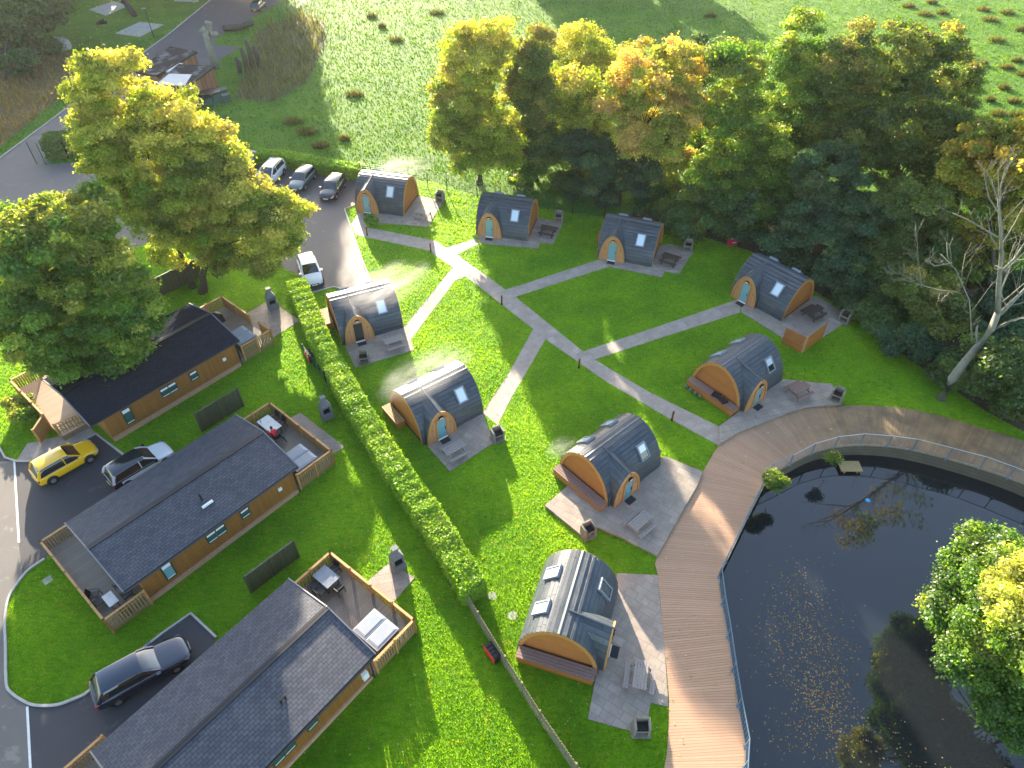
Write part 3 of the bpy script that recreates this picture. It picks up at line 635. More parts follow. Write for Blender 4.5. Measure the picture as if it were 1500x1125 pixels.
def railing(T,p,q,z0,z1,mat,gap=.15,wd=.10,capw=.14,posts=True,capm=None):
    p=Vector((*p,0));q=Vector((*q,0));L=(q-p).length;d=(q-p)/L
    m=MB(); n=max(1,int(L/gap)); 
    for i in range(n):
        c=p+d*(i+.5)*L/n; a=c-d*wd/2;b=c+d*wd/2; m.beam((a.x,a.y,(z0+z1)/2),(b.x,b.y,(z0+z1)/2),.03,z1-z0-.04)
    m.beam((p.x,p.y,z0+.25),(q.x,q.y,z0+.25),.05,.07); m.beam((p.x,p.y,z1-.3),(q.x,q.y,z1-.3),.05,.07)
    r=m.build('railing',mat,T)
    m=MB(); m.beam((p.x,p.y,z1),(q.x,q.y,z1),capw,.045); m.build('handrail',capm or mat,r)
    if posts:
        k=max(1,round(L/1.7))
        for i in range(k+1):
            c=p+d*L*i/k; m=MB(); m.box(c.x-.055,c.x+.055,c.y-.055,c.y+.055,z0-.1,z1+.1); m.build('post',M['fence_o'],r)
def veranda(k,label,x0,x1,y0,y1,segs,floor='deckw',fz=.5,rz_=1.52,mat='fence_t'):
    (ox,oy),an=LO[k]; T=thing('veranda',label,'veranda',(ox,oy,0),R(an),'timber verandas of the lodges')
    m=MB(); m.box(x0,x1,y0,y1,fz-.06,fz); m.build('floor_boards',M[floor],T)
    m=MB(); m.box(x0+.05,x1-.02,y0+.05,y1-.05,0.,fz-.06); m.build('skirt',M['fence_b'],T)
    for p,q,gp in segs: railing(T,p,q,.12 if gp<.2 else fz+.02,rz_,M[mat],gp,capm=M['fence_o'])
    return T
veranda('1','shaded veranda at the right end of the farthest lodge, with a gap in its railing',11.36,14.6,.5,7.3,[((11.9,.5),(14.6,.5),.165),((14.6,.5),(14.6,2.0),.165),((14.6,3.4),(14.6,7.3),.165),((14.6,7.3),(11.5,7.3),.165)])
veranda('2','veranda at the right end of the middle lodge, where a person sits',11.36,14.42,.35,7.25,[((11.6,.35),(14.42,.35),.165),((14.42,.35),(14.42,7.25),.165),((14.42,7.25),(11.5,7.25),.165)])
veranda('3','veranda at the right end of the nearest lodge, with a grey table and four chairs',11.16,14.45,.25,7.15,[((11.5,.25),(14.45,.25),.165),((14.45,.25),(14.45,7.15),.165),((14.45,7.15),(11.4,7.15),.165)])
veranda('1','veranda of wet pale boards at the left end of the farthest lodge',-1.45,.84,3.0,10.3,[((.5,3.),(-1.45,3.3),.2),((-1.45,4.9),(-1.45,10.3),.165),((-1.45,10.3),(.4,10.3),.165)],'decklt')
veranda('2','veranda at the left end of the middle lodge, with a small white table',-1.55,.84,.1,7.85,[((-1.55,7.85),(-1.55,.1),.3),((-1.55,.1),(.8,.1),.17),((-1.55,7.85),(.6,7.85),.165)])
veranda('3','corner of a veranda at the left end of the nearest lodge, at the bottom edge',-1.4,.84,.1,7.9,[((-1.4,7.9),(-1.4,.1),.3),((-1.4,7.9),(.6,7.9),.165)])
gt=thing('garden_gate','brown timber gate screen between the yellow car and the wet pale veranda','gate',local('1',-1.45,4.95),R(49.5))
railing(gt,(0,0),(-1.15,-.95),.05,1.45,M['fence_t'],.12)
# hot tubs
def tub(k,x0,x1,y0,y1,label,z=.5,side=None):
    T=thing('hot_tub',label,'hot tub',local(k,(x0+x1)/2,(y0+y1)/2,z),R(LO[k][1]),'covered hot tubs'); a,b=(x1-x0)/2,(y1-y0)/2
    m=MB(); m.box(-a+.06,a-.06,-b+.06,b-.06,0,.76); m.build('shell',M['tubd'],T)
    for s in (0,1):
        m=MB(); ya,yb=(-b,-.02) if s==0 else (.02,b); m.box(-a,a,ya,yb,.76,.84); m.add([(-a+.04,ya+.04,.84),(a-.04,ya+.04,.84),(a-.04,yb-.04,.84),(-a+.04,yb-.04,.84),(-a+.2,ya+.15,.88),(a-.2,ya+.15,.88),(a-.2,yb-.1,.88),(-a+.2,yb-.1,.88)],[(0,1,5,4),(1,2,6,5),(2,3,7,6),(3,0,4,7),(4,5,6,7)]); m.build('cover',M['tub'],T)
tub('1',12.0,13.6,.95,2.9,'hot tub with a dull grey cover in the farthest lodge\'s shaded veranda')
tub('2',11.85,13.55,.7,2.6,'hot tub with a pale folded cover behind the middle lodge')
tub('3',12.0,13.65,.6,2.55,'hot tub with a pale folded cover on the nearest lodge\'s veranda')
def loungechair(mat):
    T=thing('garden_chair','x','chair',(0,0,0),0,None)
    m=MB(); m.box(-.24,.24,-.24,.24,.40,.46); m.build('seat',mat,T)
    m=MB(); m.add([(-.24,.20,.46),(.24,.20,.46),(.24,.32,.9),(-.24,.32,.9),(-.24,.25,.45),(.24,.25,.45),(.24,.37,.9),(-.24,.37,.9)],[(0,1,2,3),(7,6,5,4),(3,2,6,7),(1,5,6,2),(4,0,3,7)]); m.build('backrest',mat,T)
    for sx in (-1,1):
        m=MB(); m.tube([(sx*.25,-.25,0),(sx*.25,-.25,.62),(sx*.25,.27,.65)],.022,5); m.build('armrest',mat,T)
        m=MB(); m.tube([(sx*.23,.25,.45),(sx*.23,.30,0)],.022,5); m.build('leg',mat,T)
    return T
chp=None
def chair(k,x,y,rz,label,group):
    global chp
    if chp is None: o=chp=loungechair(M['dark'])
    else: o=copy_tree(chp)
    o.location=local(k,x,y,.5); o.rotation_euler=(0,0,R(LO[k][1])+rz); o['label']=label; o['group']=group
def table(k,x0,x1,y0,y1,mat,label,h=.72,z=.5):
    T=thing('garden_table',label,'table',local(k,(x0+x1)/2,(y0+y1)/2,z),R(LO[k][1]),'garden tables on the verandas'); a,b=(x1-x0)/2,(y1-y0)/2
    m=MB(); m.box(-a,a,-b,b,h-.035,h); m.build('table_top',M[mat],T)
    for sx in (-1,1):
        for sy in (-1,1): m=MB(); m.cyl(sx*(a-.1),sy*(b-.1),0,h-.035,.025,6); m.build('leg',M['dark'],T)
    return T
table('3',12.85,13.8,5.6,6.95,'tablegl','grey rectangular table with four dark chairs on the nearest lodge\'s veranda')
G3='dark chairs round the grey table of the nearest lodge'
chair('3',12.6,5.95,math.pi/2,'dark chair on the roof side of the grey table, nearer the hot tub',G3)
chair('3',12.6,6.6,math.pi/2,'dark chair on the roof side of the grey table, at its far end',G3)
chair('3',14.02,6.5,-math.pi/2,'dark chair between the grey table and the railing',G3)
chair('3',13.35,5.3,math.pi,'dark chair at the hot tub end of the grey table',G3)
table('2',12.8,13.75,5.0,6.65,'tablewh','pale marbled table where the person in red sits')
G2='dark chairs round the pale marbled table'
chair('2',12.95,4.72,math.pi,'dark chair under the person in red',G2); 
chair('2',13.98,5.5,-math.pi/2,'dark chair between the marbled table and the railing',G2); chair('2',13.98,6.3,-math.pi/2,'dark chair in the veranda corner beyond the marbled table',G2)
chair('2',12.55,6.2,math.pi/2,'dark chair half hidden by the middle lodge\'s roof edge',G2)
table('2',-.95,-.4,.85,1.8,'tablewh','small white table between dark chairs at the middle lodge\'s left end')
G4='dark chairs on the veranda above the lawn island'
chair('2',-1.15,2.5,-.6+math.pi*.5,'dark chair against the railing beyond the small white table',G4); chair('2',-1.2,1.9,math.pi*.5,'dark chair between the railing and the small white table',G4)
chair('2',.15,2.0,-math.pi/2+.3,'dark chair by the wall behind the small white table',G4); chair('2',.1,1.1,-math.pi/2,'dark chair at the near roof corner',G4); chair('2',-.5,.45,math.pi,'dark chair beside the honey railing corner',G4)
m=MB(); m.add([(-.6,-.5,0),(.6,-.5,0),(.6,.5,0),(-.6,.5,0),(-.55,-.3,.7),(.5,-.4,.75),(.55,.4,.65),(-.5,.45,.8),(0,0,.95)],[(0,1,5,4),(1,2,6,5),(2,3,7,6),(3,0,4,7),(4,5,8),(5,6,8),(6,7,8),(7,4,8)])
tag(m.build('covered_furniture',M['soot'],None,local('1',12.9,6.0,.5),R(49)),'furniture under a black cover in the shaded veranda of the farthest lodge','covered furniture')
# seated person in red (skin modifier body)
def person_seated():
    x,y,z=local('2',12.95,4.78,.5); T=thing('person','person in a red top sitting at the pale marbled table, legs stretched out','person',(x,y,z),R(49.2))
    vs_={'pel':(0,0,.52,.15),'bel':(0,.03,.66,.145),'che':(0,.10,.88,.155),'neck':(0,.17,1.05,.055),'hd':(0,.22,1.15,.085),'hd2':(0,.24,1.25,.09),
     'lh':(-.11,.02,.50,.09),'lk':(-.14,-.0,.52,.08)}
    V=[];Rd=[];E=[]
    def v(p,r): V.append(p);Rd.append(r);return len(V)-1
    def ch(a,pts):
        for p,r in pts: b=v(p,r); E.append((a,b)); a=b
        return a
    pel=v((0,0,.52),.15); bel=ch(pel,[((0,.03,.68),.14)]); che=ch(bel,[((0,.09,.90),.15)]); nk=ch(che,[((0,.13,1.04),.06)]); ch(nk,[((0,.18,1.14),.085),((0,.2,1.23),.085)])
    for s in (-1,1):
        ch(pel,[((s*.12,.02,.50),.085),((s*.15,.42,.50),.07),((s*.16,.5,.165),.05),((s*.16,.62,.05),.045)]) if s<0 else ch(pel,[((s*.12,-.02,.50),.085),((s*.3,-.38,.48),.07),((s*.36,-.6,.14),.05),((s*.38,-.74,.06),.045)])
        hb=ch(che,[((s*.2,.09,.95),.06),((s*.25,.22,.74),.047),((s*.14,.44,.76),.036),((s*.12,.50,.77),.035)])
        for k in range(4): ch(hb,[((s*.12+(k-1.5)*.02,.54,.775),.011),((s*.12+(k-1.5)*.022,.575+.008*(1-abs(k-1.5)),.77),.009)])
        ch(hb,[((s*.12-s*.045,.53,.775),.011)])
    me=bpy.data.meshes.new('body'); me.from_pydata([Vector(p) for p in V],E,[]); o=bpy.data.objects.new('body',me); C.objects.link(o); o.parent=T
    md=o.modifiers.new('skin','SKIN'); 
    if not me.skin_vertices: pass
    for i,r in enumerate(Rd): me.skin_vertices[0].data[i].radius=(r,r)
    me.skin_vertices[0].data[0].use_root=True
    o.modifiers.new('sub','SUBSURF').render_levels=1
    me.materials.append(simple('dark clothing and skin',(.03,.03,.04),.8)); 
    t=NT('person clothing'); sp=t.n('SeparateXYZ',Vector=t.co()); z_=sp.outputs[2]; y_=sp.outputs[1]
    c=t.mix(t.math('GREATER_THAN',z_,.56),(.02,.022,.03),(.72,.03,.06)); c=t.mix(t.math('GREATER_THAN',z_,1.045),c,(.5,.3,.22))
    c=t.mix(t.math('MULTIPLY',t.math('GREATER_THAN',y_,.45),t.math('GREATER_THAN',z_,.6)),c,(.5,.3,.22))
    me.materials[0]=t.pbr(c,.8)
    m=MB(); m.sm=True
    rings=[]
    for i,(zz,r) in enumerate(((1.13,.088),(1.19,.10),(1.25,.098),(1.30,.075),(1.325,.02))):
        rings.append([(r*math.cos(a)*.95,.175+.01*i*.5+r*math.sin(a)-.012,zz) for a in [2*math.pi*k/10 for k in range(10)]])
    vv=[p for r in rings for p in r]; m.add(vv,[(i*10+k,i*10+(k+1)%10,(i+1)*10+(k+1)%10,(i+1)*10+k) for i in range(4) for k in range(10)])
    m.build('hair',simple('dark hair',(.03,.02,.015),.7),T)
person_seated()
m=MB(); m.tube([(0,0,0),(0,0,.22)],[.035,.03],8); m.tube([(0,0,.22),(0,0,.3)],[.014,.014],6); tag(m.build('bottle',simple('blue glass',(.05,.25,.35),.2),None,local('2',12.98,6.35,1.22)),'blue bottle standing on the pale marbled table','bottle')
# ---------------------------------------------------------------- cars
def paint(name,col,rough=.28,metal=0.): t=NT(name); n=t.noise(5,3); return t.pbr(t.mix(n,tuple(x*.92 for x in col),col),rough,None,metal,Coat_Weight=1.,Coat_Roughness=.06,Specular_IOR_Level=.5)
M['p_yel']=paint('yellow paint',(.78,.44,.006)); M['p_white']=paint('white paint',(.66,.67,.70)); M['p_black']=paint('blue black metallic paint',(.018,.028,.05),.2,.35); M['p_grey']=paint('dark grey green paint',(.11,.14,.15),.25,.3); M['p_navy']=paint('navy black paint',(.015,.02,.03),.22,.3)
M['carglass']=glass('car glass',(.012,.016,.018),.05); M['tyre']=simple('tyre rubber',(.012,.012,.012),.85); M['rim']=simple('alloy rim',(.30,.31,.33),.35,.7); M['lamp']=simple('headlamp glass',(.55,.58,.62),.15,.1,var=.1); M['tail']=simple('tail lamp red',(.45,.01,.012),.2,var=.1); M['plate']=simple('number plate white',(.7,.7,.68),.5,var=.03); M['platey']=simple('number plate yellow',(.75,.55,.05),.5,var=.03)
def car(label,pos,rz,L=4.2,W=1.8,Hh=1.45,kind='hatch',pm='p_white',roofm=None,platec='plate',rearm=None):
    T=thing('parked_car',label,'car',pos,rz,'parked cars'); pm_=M[pm]; rm=M[roofm] if roofm else pm_
    # stations along x (front +x); z profile of shoulder line and widths
    hl=L/2; belt=.62*Hh
    prof={'hatch':dict(ws=.33,wr=.15,rr=-.80,rb=-.97),'estate':dict(ws=.24,wr=.08,rr=-.78,rb=-.96),'suv':dict(ws=.32,wr=.14,rr=-.84,rb=-.97),'mpv':dict(ws=.42,wr=.2,rr=-.86,rb=-.98)}[kind]
    S=[(-1.,.72,.46,.62),(-.985,.86,.30,.72*belt/.9+.12),(-.93,.96,.24,belt*.97),(-.75,1.,.22,belt*1.0),(-.4,1.,.2,belt),(0.,1.,.2,belt*.985),(prof['ws']+.10,.995,.2,belt*.965),(.55,.98,.22,belt*.90),(.78,.95,.22,belt*.82),(.91,.86,.24,belt*.72),(.97,.72,.30,belt*.60),(1.,.52,.38,belt*.50)]
    m=MB(); m.sm=True; ring=[]
    for sx,wf,zb,zt in S:
        w_=W/2*wf; x=sx*hl
        r=[(x,-w_*.86,zb),(x,-w_,zb+.12),(x,-w_*1.0,(zb+zt)/2),(x,-w_*.965,zt-.07),(x,-w_*.88,zt),(x,-w_*.45,zt+.03),(x,0,zt+.04),(x,w_*.45,zt+.03),(x,w_*.88,zt),(x,w_*.965,zt-.07),(x,w_,(zb+zt)/2),(x,w_,zb+.12),(x,w_*.86,zb),(x,0,zb)]
        ring.append(r)
    K=len(ring[0]); vv=[p for r in ring for p in r]
    ff=[(i*K+k,(i+1)*K+k,(i+1)*K+(k+1)%K,i*K+(k+1)%K) for i in range(len(S)-1) for k in range(K)]
    ff+= [tuple(range(K)),tuple((len(S)-1)*K+k for k in range(K))[::-1]]
    m.add(vv,ff); b=m.build('body',[pm_,M[rearm] if rearm else pm_],T)
    if rearm:
        for p_ in b.data.polygons:
            q=p_.center
            if q.x<-.72*hl or (q.x<.25*hl and q.z>belt*.8): p_.material_index=1
    md=b.modifiers.new('s','SUBSURF'); md.levels=1; md.render_levels=2
    # greenhouse
    xs=[prof['rb'],prof['rr'],-.45,-.1,prof['wr'],prof['ws']+.13]
    wsx,wrx,rrx,rbx=prof['ws']+.13,prof['wr']-.0,prof['rr'],prof['rb']
    def gh(off,zs,ze,mat,name,sub=1):
        m=MB(); m.sm=True; 
        st=[(rbx+.03,.0),(rrx+.02,.86),(rrx+.10,.97),(-.40,1.0),(-.05,1.0),(wrx-.02,.93),((wrx+wsx)/2,.50),(wsx,.0)]
        ring=[]
        for sx,h in st:
            zt=belt*.97+(Hh-belt*.97)*h+off; wb=W/2*.88; wt=W/2*(.88-.20*h); x=sx*hl; z0=belt*.93
            if h==0: wt=wb*.9
            ring.append([(x,-wb*.98,z0),(x,-(wb*.4+wt*.6),z0+(zt-z0)*.6),(x,-wt-.0,zt-.04*h),(x,-wt*.82,zt),(x,0,zt+.03*h),(x,wt*.82,zt),(x,wt,zt-.04*h),(x,(wb*.4+wt*.6),z0+(zt-z0)*.6),(x,wb*.98,z0)])
        K=9; vv=[p for r in ring for p in r]
        m.add(vv,[(i*K+k,(i+1)*K+k,(i+1)*K+k+1,i*K+k+1) for i in range(len(st)-1) for k in range(K-1)])
        return m.build(name,mat,T),ring
    g_,ring=gh(0,0,0,M['carglass'],'windows')
    # roof panel + pillars sit just proud of the glass
    m=MB(); m.sm=True
    rr=ring[1:6]; vv=[(p[0],p[1]*1.02,p[2]+.018) for r in rr for p in r[2:7]]
    m.add(vv,[(i*5+k,(i+1)*5+k,(i+1)*5+k+1,i*5+k+1) for i in range(4) for k in range(4)])
    ro=m.build('roof_panel',rm,T)
    for sg in (2,6):
        m=MB(); e=lambda r,k=sg:Vector((r[k][0],r[k][1]*1.02,r[k][2]+.01))
        m.beam(e(ring[0]),e(ring[1]),.09,.05); m.build('pillar',pm_,T); m=MB()
        for a,c in ((5,6),(6,7)): m.beam(e(ring[a]),e(ring[c]),.09,.05)
        k2=1 if sg==2 else 7; k3=0 if sg==2 else 8
        m.build('pillar',pm_,T)
        for i,wd in ((1,.16 if kind!='estate' else .12),(4,.06)):
            m=MB()
            p0=Vector(ring[i][sg]); p1=Vector(ring[i][k2]);p2=Vector(ring[i][k3]); f=Vector((0,.02 if sg==6 else -.02,0)); dx=Vector((-.12*hl if i==1 else 0,0,0)); m.beam(p0+f,p1+f+dx*.5,.05,wd,up=(1,0,0)); m.beam(p1+f+dx*.5,p2+f+dx,.05,wd,up=(1,0,0)); m.build('pillar',pm_,T)
        m=MB(); y=W/2*.9*(1 if sg==6 else -1); m.beam((rrx*hl,y,belt*.985),(wsx*hl*.9,y,belt*.965),.02,.03); m.build('window_trim',M['rim'],T)
    for sx in (.615,-.60):
        for sy in (-1,1):
            wt=thing('wheel',None,None,(sx*hl,sy*(W/2-.10),.32)); wt.parent=T; del_=0
            m=MB(); m.tube([(0,-.10,0),(0,.10,0)],.32,18); m.build('tyre',M['tyre'],wt)
            m=MB(); 
            m.tube([(0,sy*.095,0),(0,sy*.112,0)],.17,14); m.build('rim',M['rim'],wt)
            m=MB(); m.tube([(sx*hl,sy*(W/2-.05),.36),(sx*hl,sy*(W/2+.004),.36)],[.37,.375],20); m.build('wheel_arch',M['soot'],T)
            wt.location.y=sy*(W/2-.085)
    for sy in (-1,1):
        m=MB(); m.sm=True; x=hl*.90; m.add([(x,sy*W*.43,belt*.74),(x+.17,sy*W*.33,belt*.64),(x+.20,sy*W*.30,belt*.52),(x+.02,sy*W*.435,belt*.56),(x-.22,sy*W*.455,belt*.80)],[(0,1,2,3) if sy>0 else (3,2,1,0),(4,0,3) if sy>0 else (3,0,4)]); m.build('headlight',M['lamp'],T)
        m=MB(); x=-hl; m.box(x+.035,x+.16,min(sy*W*.33,sy*W*.455),max(sy*W*.33,sy*W*.455),belt*.68,belt*.88); m.build('tail_light',M['tail'],T)
        m=MB(); m.box(wsx*hl-.25,wsx*hl-.05,min(sy*W*.47,sy*W*.58),max(sy*W*.47,sy*W*.58),belt*.98,belt*1.12); m.build('mirror',rm if roofm else pm_,T)
    m=MB(); m.box(hl-.10,hl+.012,-.38,.38,.38,.52); m.build('grille',M['dark'],T)
    m=MB(); m.box(hl,hl+.025,-.26,.26,.36,.47); m.build('number_plate',M['plate'],T)
    m=MB(); m.box(-hl-.02,-hl+.05,-.26,.26,.5,.61); m.build('number_plate',M['platey'],T)
    return T
def carat(px_,z,front,rear,**k): 
    a,b=g(*front,z),g(*rear,z); rz=math.atan2(a[1]-b[1],a[0]-b[0]); x,y=g(*px_,z); return dict(pos=(x,y,k.pop('gz',.015)),rz=rz,**k)
# the side walls point camera-right: use roof centre at z=1.4 for placement
car('bright yellow hatchback parked beside the walkway',**carat((90,668),1.1,(131,672),(68,708),L=4.1,W=1.78,Hh=1.46,kind='hatch',pm='p_yel'))
car('white car with a black roof, half hidden behind the middle lodge\'s roof',**carat((201,673),1.1,(233,652),(172,688),L=4.35,W=1.82,Hh=1.55,kind='suv',pm='p_white',roofm='p_navy',rearm='p_navy'))
car('long blue-black estate car in the bay beside the nearest lodge',**carat((203,976),1.0,(256,946),(150,1004),L=4.95,W=1.88,Hh=1.45,kind='estate',pm='p_black'))
car('dark hatchback with a pale glinting roof parked nearest the steaming pod',**carat((485,266),1.3,(469,290),(498,250),L=4.2,W=1.8,Hh=1.5,kind='hatch',pm='p_navy'))
car('dark green-grey car parked between the white car and the glinting dark one',**carat((441,253),1.3,(425,275),(457,240),L=4.1,W=1.76,Hh=1.48,kind='hatch',pm='p_grey'))
car('white people carrier with a tall roof, partly behind the orange tree',**carat((394,246),1.4,(375,272),(413,230),L=4.5,W=1.85,Hh=1.7,kind='mpv',pm='p_white'))
car('white van with a blue door beside the low grey wall, mostly behind the orange tree',**carat((348,236),1.4,(330,262),(364,222),L=4.6,W=1.85,Hh=1.75,kind='mpv',pm='p_white'))
car('white electric hatchback at the top end of the long hedge, nose towards the viewer',**carat((452,388),1.2,(458,410),(444,372),L=4.3,W=1.78,Hh=1.5,kind='hatch',pm='p_white'))
car('black car parked at the top edge on the far road, rear to the viewer',**carat((377,3),1.2,(388,-8),(368,14),L=4.3,W=1.8,Hh=1.5,kind='hatch',pm='p_navy'))
# ---------------------------------------------------------------- numpy leaf clouds
def face_mesh(name,V,n,cols,mat,parent=None):
    """V: (N*n,3) verts, N faces of n verts, cols (N,3)"""
    N=len(V)//n; me=bpy.data.meshes.new(name); me.vertices.add(N*n); me.vertices.foreach_set('co',V.astype(np.float32).ravel())
    me.loops.add(N*n); me.loops.foreach_set('vertex_index',np.arange(N*n,dtype=np.int32))
    me.polygons.add(N); me.polygons.foreach_set('loop_start',np.arange(0,N*n,n,dtype=np.int32))
    try: me.polygons.foreach_set('loop_total',np.full(N,n,dtype=np.int32))
    except Exception: pass
    me.update(calc_edges=True)
    a=me.attributes.new('Col','FLOAT_COLOR','FACE'); c=np.ones((N,4),np.float32); c[:,:3]=cols; a.data.foreach_set('color',c.ravel())
    me.materials.append(mat); o=bpy.data.objects.new(name,me); C.objects.link(o); o.parent=parent; return o
def quads(Pn,size,nrm,rng,asp=.75):
    N=len(Pn); nrm=nrm/np.linalg.norm(nrm,axis=1,keepdims=True)
    t=rng.normal(size=(N,3)); a=np.cross(nrm,t); a/=np.linalg.norm(a,axis=1,keepdims=True)+1e-9; b=np.cross(nrm,a)
    s=size[:,None]; k=s*.18
    v=np.stack([Pn-a*s, Pn-b*s*asp*.8+nrm*k, Pn+a*s, Pn+b*s*asp*.8+nrm*k],1)
    return v.reshape(-1,3)
PAL={'yg':[(.12,.20,.018),(.31,.35,.035),(.54,.46,.11)],'green':[(.060,.145,.018),(.145,.25,.024),(.36,.37,.06)],
'dark':[(.042,.105,.026),(.085,.16,.034),(.15,.20,.04)],'teal':[(.034,.092,.044),(.062,.135,.058),(.11,.17,.06)],
'brown':[(.062,.118,.022),(.14,.19,.03),(.32,.27,.07)],'orange':[(.15,.23,.03),(.40,.40,.06),(.64,.42,.15)],
'gold':[(.10,.17,.018),(.25,.27,.025),(.40,.28,.04)],'hedge':[(.14,.29,.012),(.23,.40,.018),(.42,.48,.07)],'pale':[(.30,.36,.05),(.44,.46,.09),(.58,.55,.16)]}
def lobes_of(spec):
    out=[]
    for x,y,rx,ry,Y in spec:
        (X,Y_,Z),d=P(x,y,Y); out.append((X,Y_,max(Z,ry*d/F*.8),rx*d/F,rx*d/F*.95,ry*d/F*.95))
    return out
def crown(name,L,n,pal,seed,parent=None,aut=.3,size=(.085,.175),dens=1.,mat='leaf',topaut_sun=.35,rc=(.45,1.0)):
    rng=np.random.default_rng(seed); n=int(n*2.35) if n>2000 else n; L=np.array(L); L[:,3:6]*=1.08; vol=(L[:,3]*L[:,5]); pr=vol/vol.sum()
    K=max(12,int((L[:,3]*L[:,5]).sum()*6.5*dens)); ids=rng.choice(len(L),K,p=pr)
    u=rng.normal(size=(K,3)); u/=np.linalg.norm(u,axis=1,keepdims=True); rr=rng.uniform(.15,1.,K)**.4
    c=L[ids,:3]+u*rr[:,None]*L[ids,3:6]*.93; crad=rng.uniform(rc[0],rc[1],K)*(.75+.5*rng.random(K))
    ok=c[:,2]>.6; c=c[ok];crad=crad[ok];K=len(c)
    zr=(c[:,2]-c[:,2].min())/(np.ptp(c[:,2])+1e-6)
    ca=np.clip(aut+topaut_sun*(zr-.45)+rng.normal(0,.22,K)+.25*np.sin(c[:,0]*.9+seed)*np.sin(c[:,2]*.8+c[:,1]*.7),0,1)  # tops turn paler: autumn tips, plus sunlit tops put into the leaf colour
    w=crad**2; li=rng.choice(K,n,p=w/w.sum()); d=rng.normal(size=(n,3)); d/=np.linalg.norm(d,axis=1,keepdims=True)
    low=d[:,2]<-.25; d[low,2]*=-rng.choice([0,1],low.sum())*.8+.2
    r=rng.uniform(.15,1.15,n)**.5; st_=rng.random(n)<.16; r[st_]*=rng.uniform(1.05,1.5,st_.sum())
    Pn=c[li]+d*(r*crad[li])[:,None]*np.array([1,1,.68])+rng.normal(0,.09,(n,3)); 
    nr=d*.8+rng.normal(0,.55,(n,3))+np.array([0,0,.45]); sz=rng.uniform(size[0],size[1],n)
    v=quads(Pn,sz,nr,rng); p0,p1,p2=[np.array(q) for q in PAL[pal]]
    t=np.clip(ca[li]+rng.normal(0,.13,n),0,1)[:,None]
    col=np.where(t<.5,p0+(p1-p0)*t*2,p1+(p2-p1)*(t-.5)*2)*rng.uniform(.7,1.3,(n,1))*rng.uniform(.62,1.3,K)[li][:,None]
    return face_mesh(name,v,4,col,M[mat],parent),c
def tree(name,label,cat,base,spec,n,pal,seed,aut=.3,topaut_sun=.35,tr=.28,trunk='bark',group=None,stems=None,lean=None,**k):
    bx,by=g(*base); T=thing(name,label,cat,(bx,by,0),0,group)
    L=lobes_of(spec); o,c=crown('crown',L,n,pal,seed,None,aut,topaut_sun=topaut_sun,**k)
    m=MB(); m.sm=True; rng=random.Random(seed)
    La=np.array(L); top=Vector((float(np.average(La[:,0],weights=La[:,3])),float(np.average(La[:,1],weights=La[:,3])),float(np.average(La[:,2],weights=La[:,3]))*1.12))
    b=Vector((bx,by,-.1)); 
    pts=[b+(top-b)*t+Vector((rng.uniform(-.25,.25),rng.uniform(-.2,.2),0))*(t*(1-t)*4)+Vector((bx-top.x,by-top.y,0))*(t*(1-t)*.6) for t in [i/9 for i in range(10)]]
    m.tube(pts,[tr*(1.35 if i==0 else 1-.095*i) for i in range(10)],9)
    idx=rng.sample(range(len(c)),min(26,len(c)))
    for i in idx:
        e=Vector(c[i]); tt=min(.85,max(.16,(e.z/top.z)*.62)); k_=tt*9; i0=int(k_); s=pts[i0].lerp(pts[min(9,i0+1)],k_-i0)
        mid=s.lerp(e,.5)+Vector((rng.uniform(-.3,.3),rng.uniform(-.3,.3),.35)); r0=tr*(1-tt)*.38+.015
        m.tube([s,s.lerp(mid,.55),mid,mid.lerp(e,.6)+Vector((0,0,.1)),e],[r0,r0*.8,r0*.6,r0*.4,.012],5)
    t_=m.build('trunk',M[trunk])
    for q in (o,t_): q.parent=T; q.matrix_parent_inverse=Matrix.Translation((-bx,-by,0))
    return T
GW='trees of the wood behind the pods'
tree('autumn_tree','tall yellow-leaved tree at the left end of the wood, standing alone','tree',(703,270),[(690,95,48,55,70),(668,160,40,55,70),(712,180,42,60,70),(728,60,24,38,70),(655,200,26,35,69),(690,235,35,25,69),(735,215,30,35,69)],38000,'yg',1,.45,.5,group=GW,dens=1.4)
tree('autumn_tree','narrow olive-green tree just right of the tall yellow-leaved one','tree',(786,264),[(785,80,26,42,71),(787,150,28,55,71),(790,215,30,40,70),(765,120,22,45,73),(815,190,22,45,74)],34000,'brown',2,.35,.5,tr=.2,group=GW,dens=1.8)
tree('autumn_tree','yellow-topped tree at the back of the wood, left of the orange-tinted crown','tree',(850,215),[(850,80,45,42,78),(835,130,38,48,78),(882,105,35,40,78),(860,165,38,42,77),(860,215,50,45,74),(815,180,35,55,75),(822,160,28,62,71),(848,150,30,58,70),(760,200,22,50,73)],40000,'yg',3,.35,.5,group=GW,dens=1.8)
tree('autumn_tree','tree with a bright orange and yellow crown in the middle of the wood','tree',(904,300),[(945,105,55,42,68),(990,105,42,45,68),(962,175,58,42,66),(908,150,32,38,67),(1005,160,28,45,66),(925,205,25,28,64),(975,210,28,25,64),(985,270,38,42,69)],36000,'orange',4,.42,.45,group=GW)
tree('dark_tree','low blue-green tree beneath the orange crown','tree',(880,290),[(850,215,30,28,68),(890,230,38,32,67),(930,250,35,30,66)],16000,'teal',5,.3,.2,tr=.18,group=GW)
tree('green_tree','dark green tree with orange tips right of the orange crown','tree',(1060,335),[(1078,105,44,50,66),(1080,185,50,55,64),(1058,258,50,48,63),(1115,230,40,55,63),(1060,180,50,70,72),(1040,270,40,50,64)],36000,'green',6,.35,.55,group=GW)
tree('grey_green_tree','greyish round treetop showing behind the orange crown','tree',(1035,235),[(1035,80,36,30,80),(1005,75,25,20,80)],9000,'teal',31,.8,.3,group=GW)
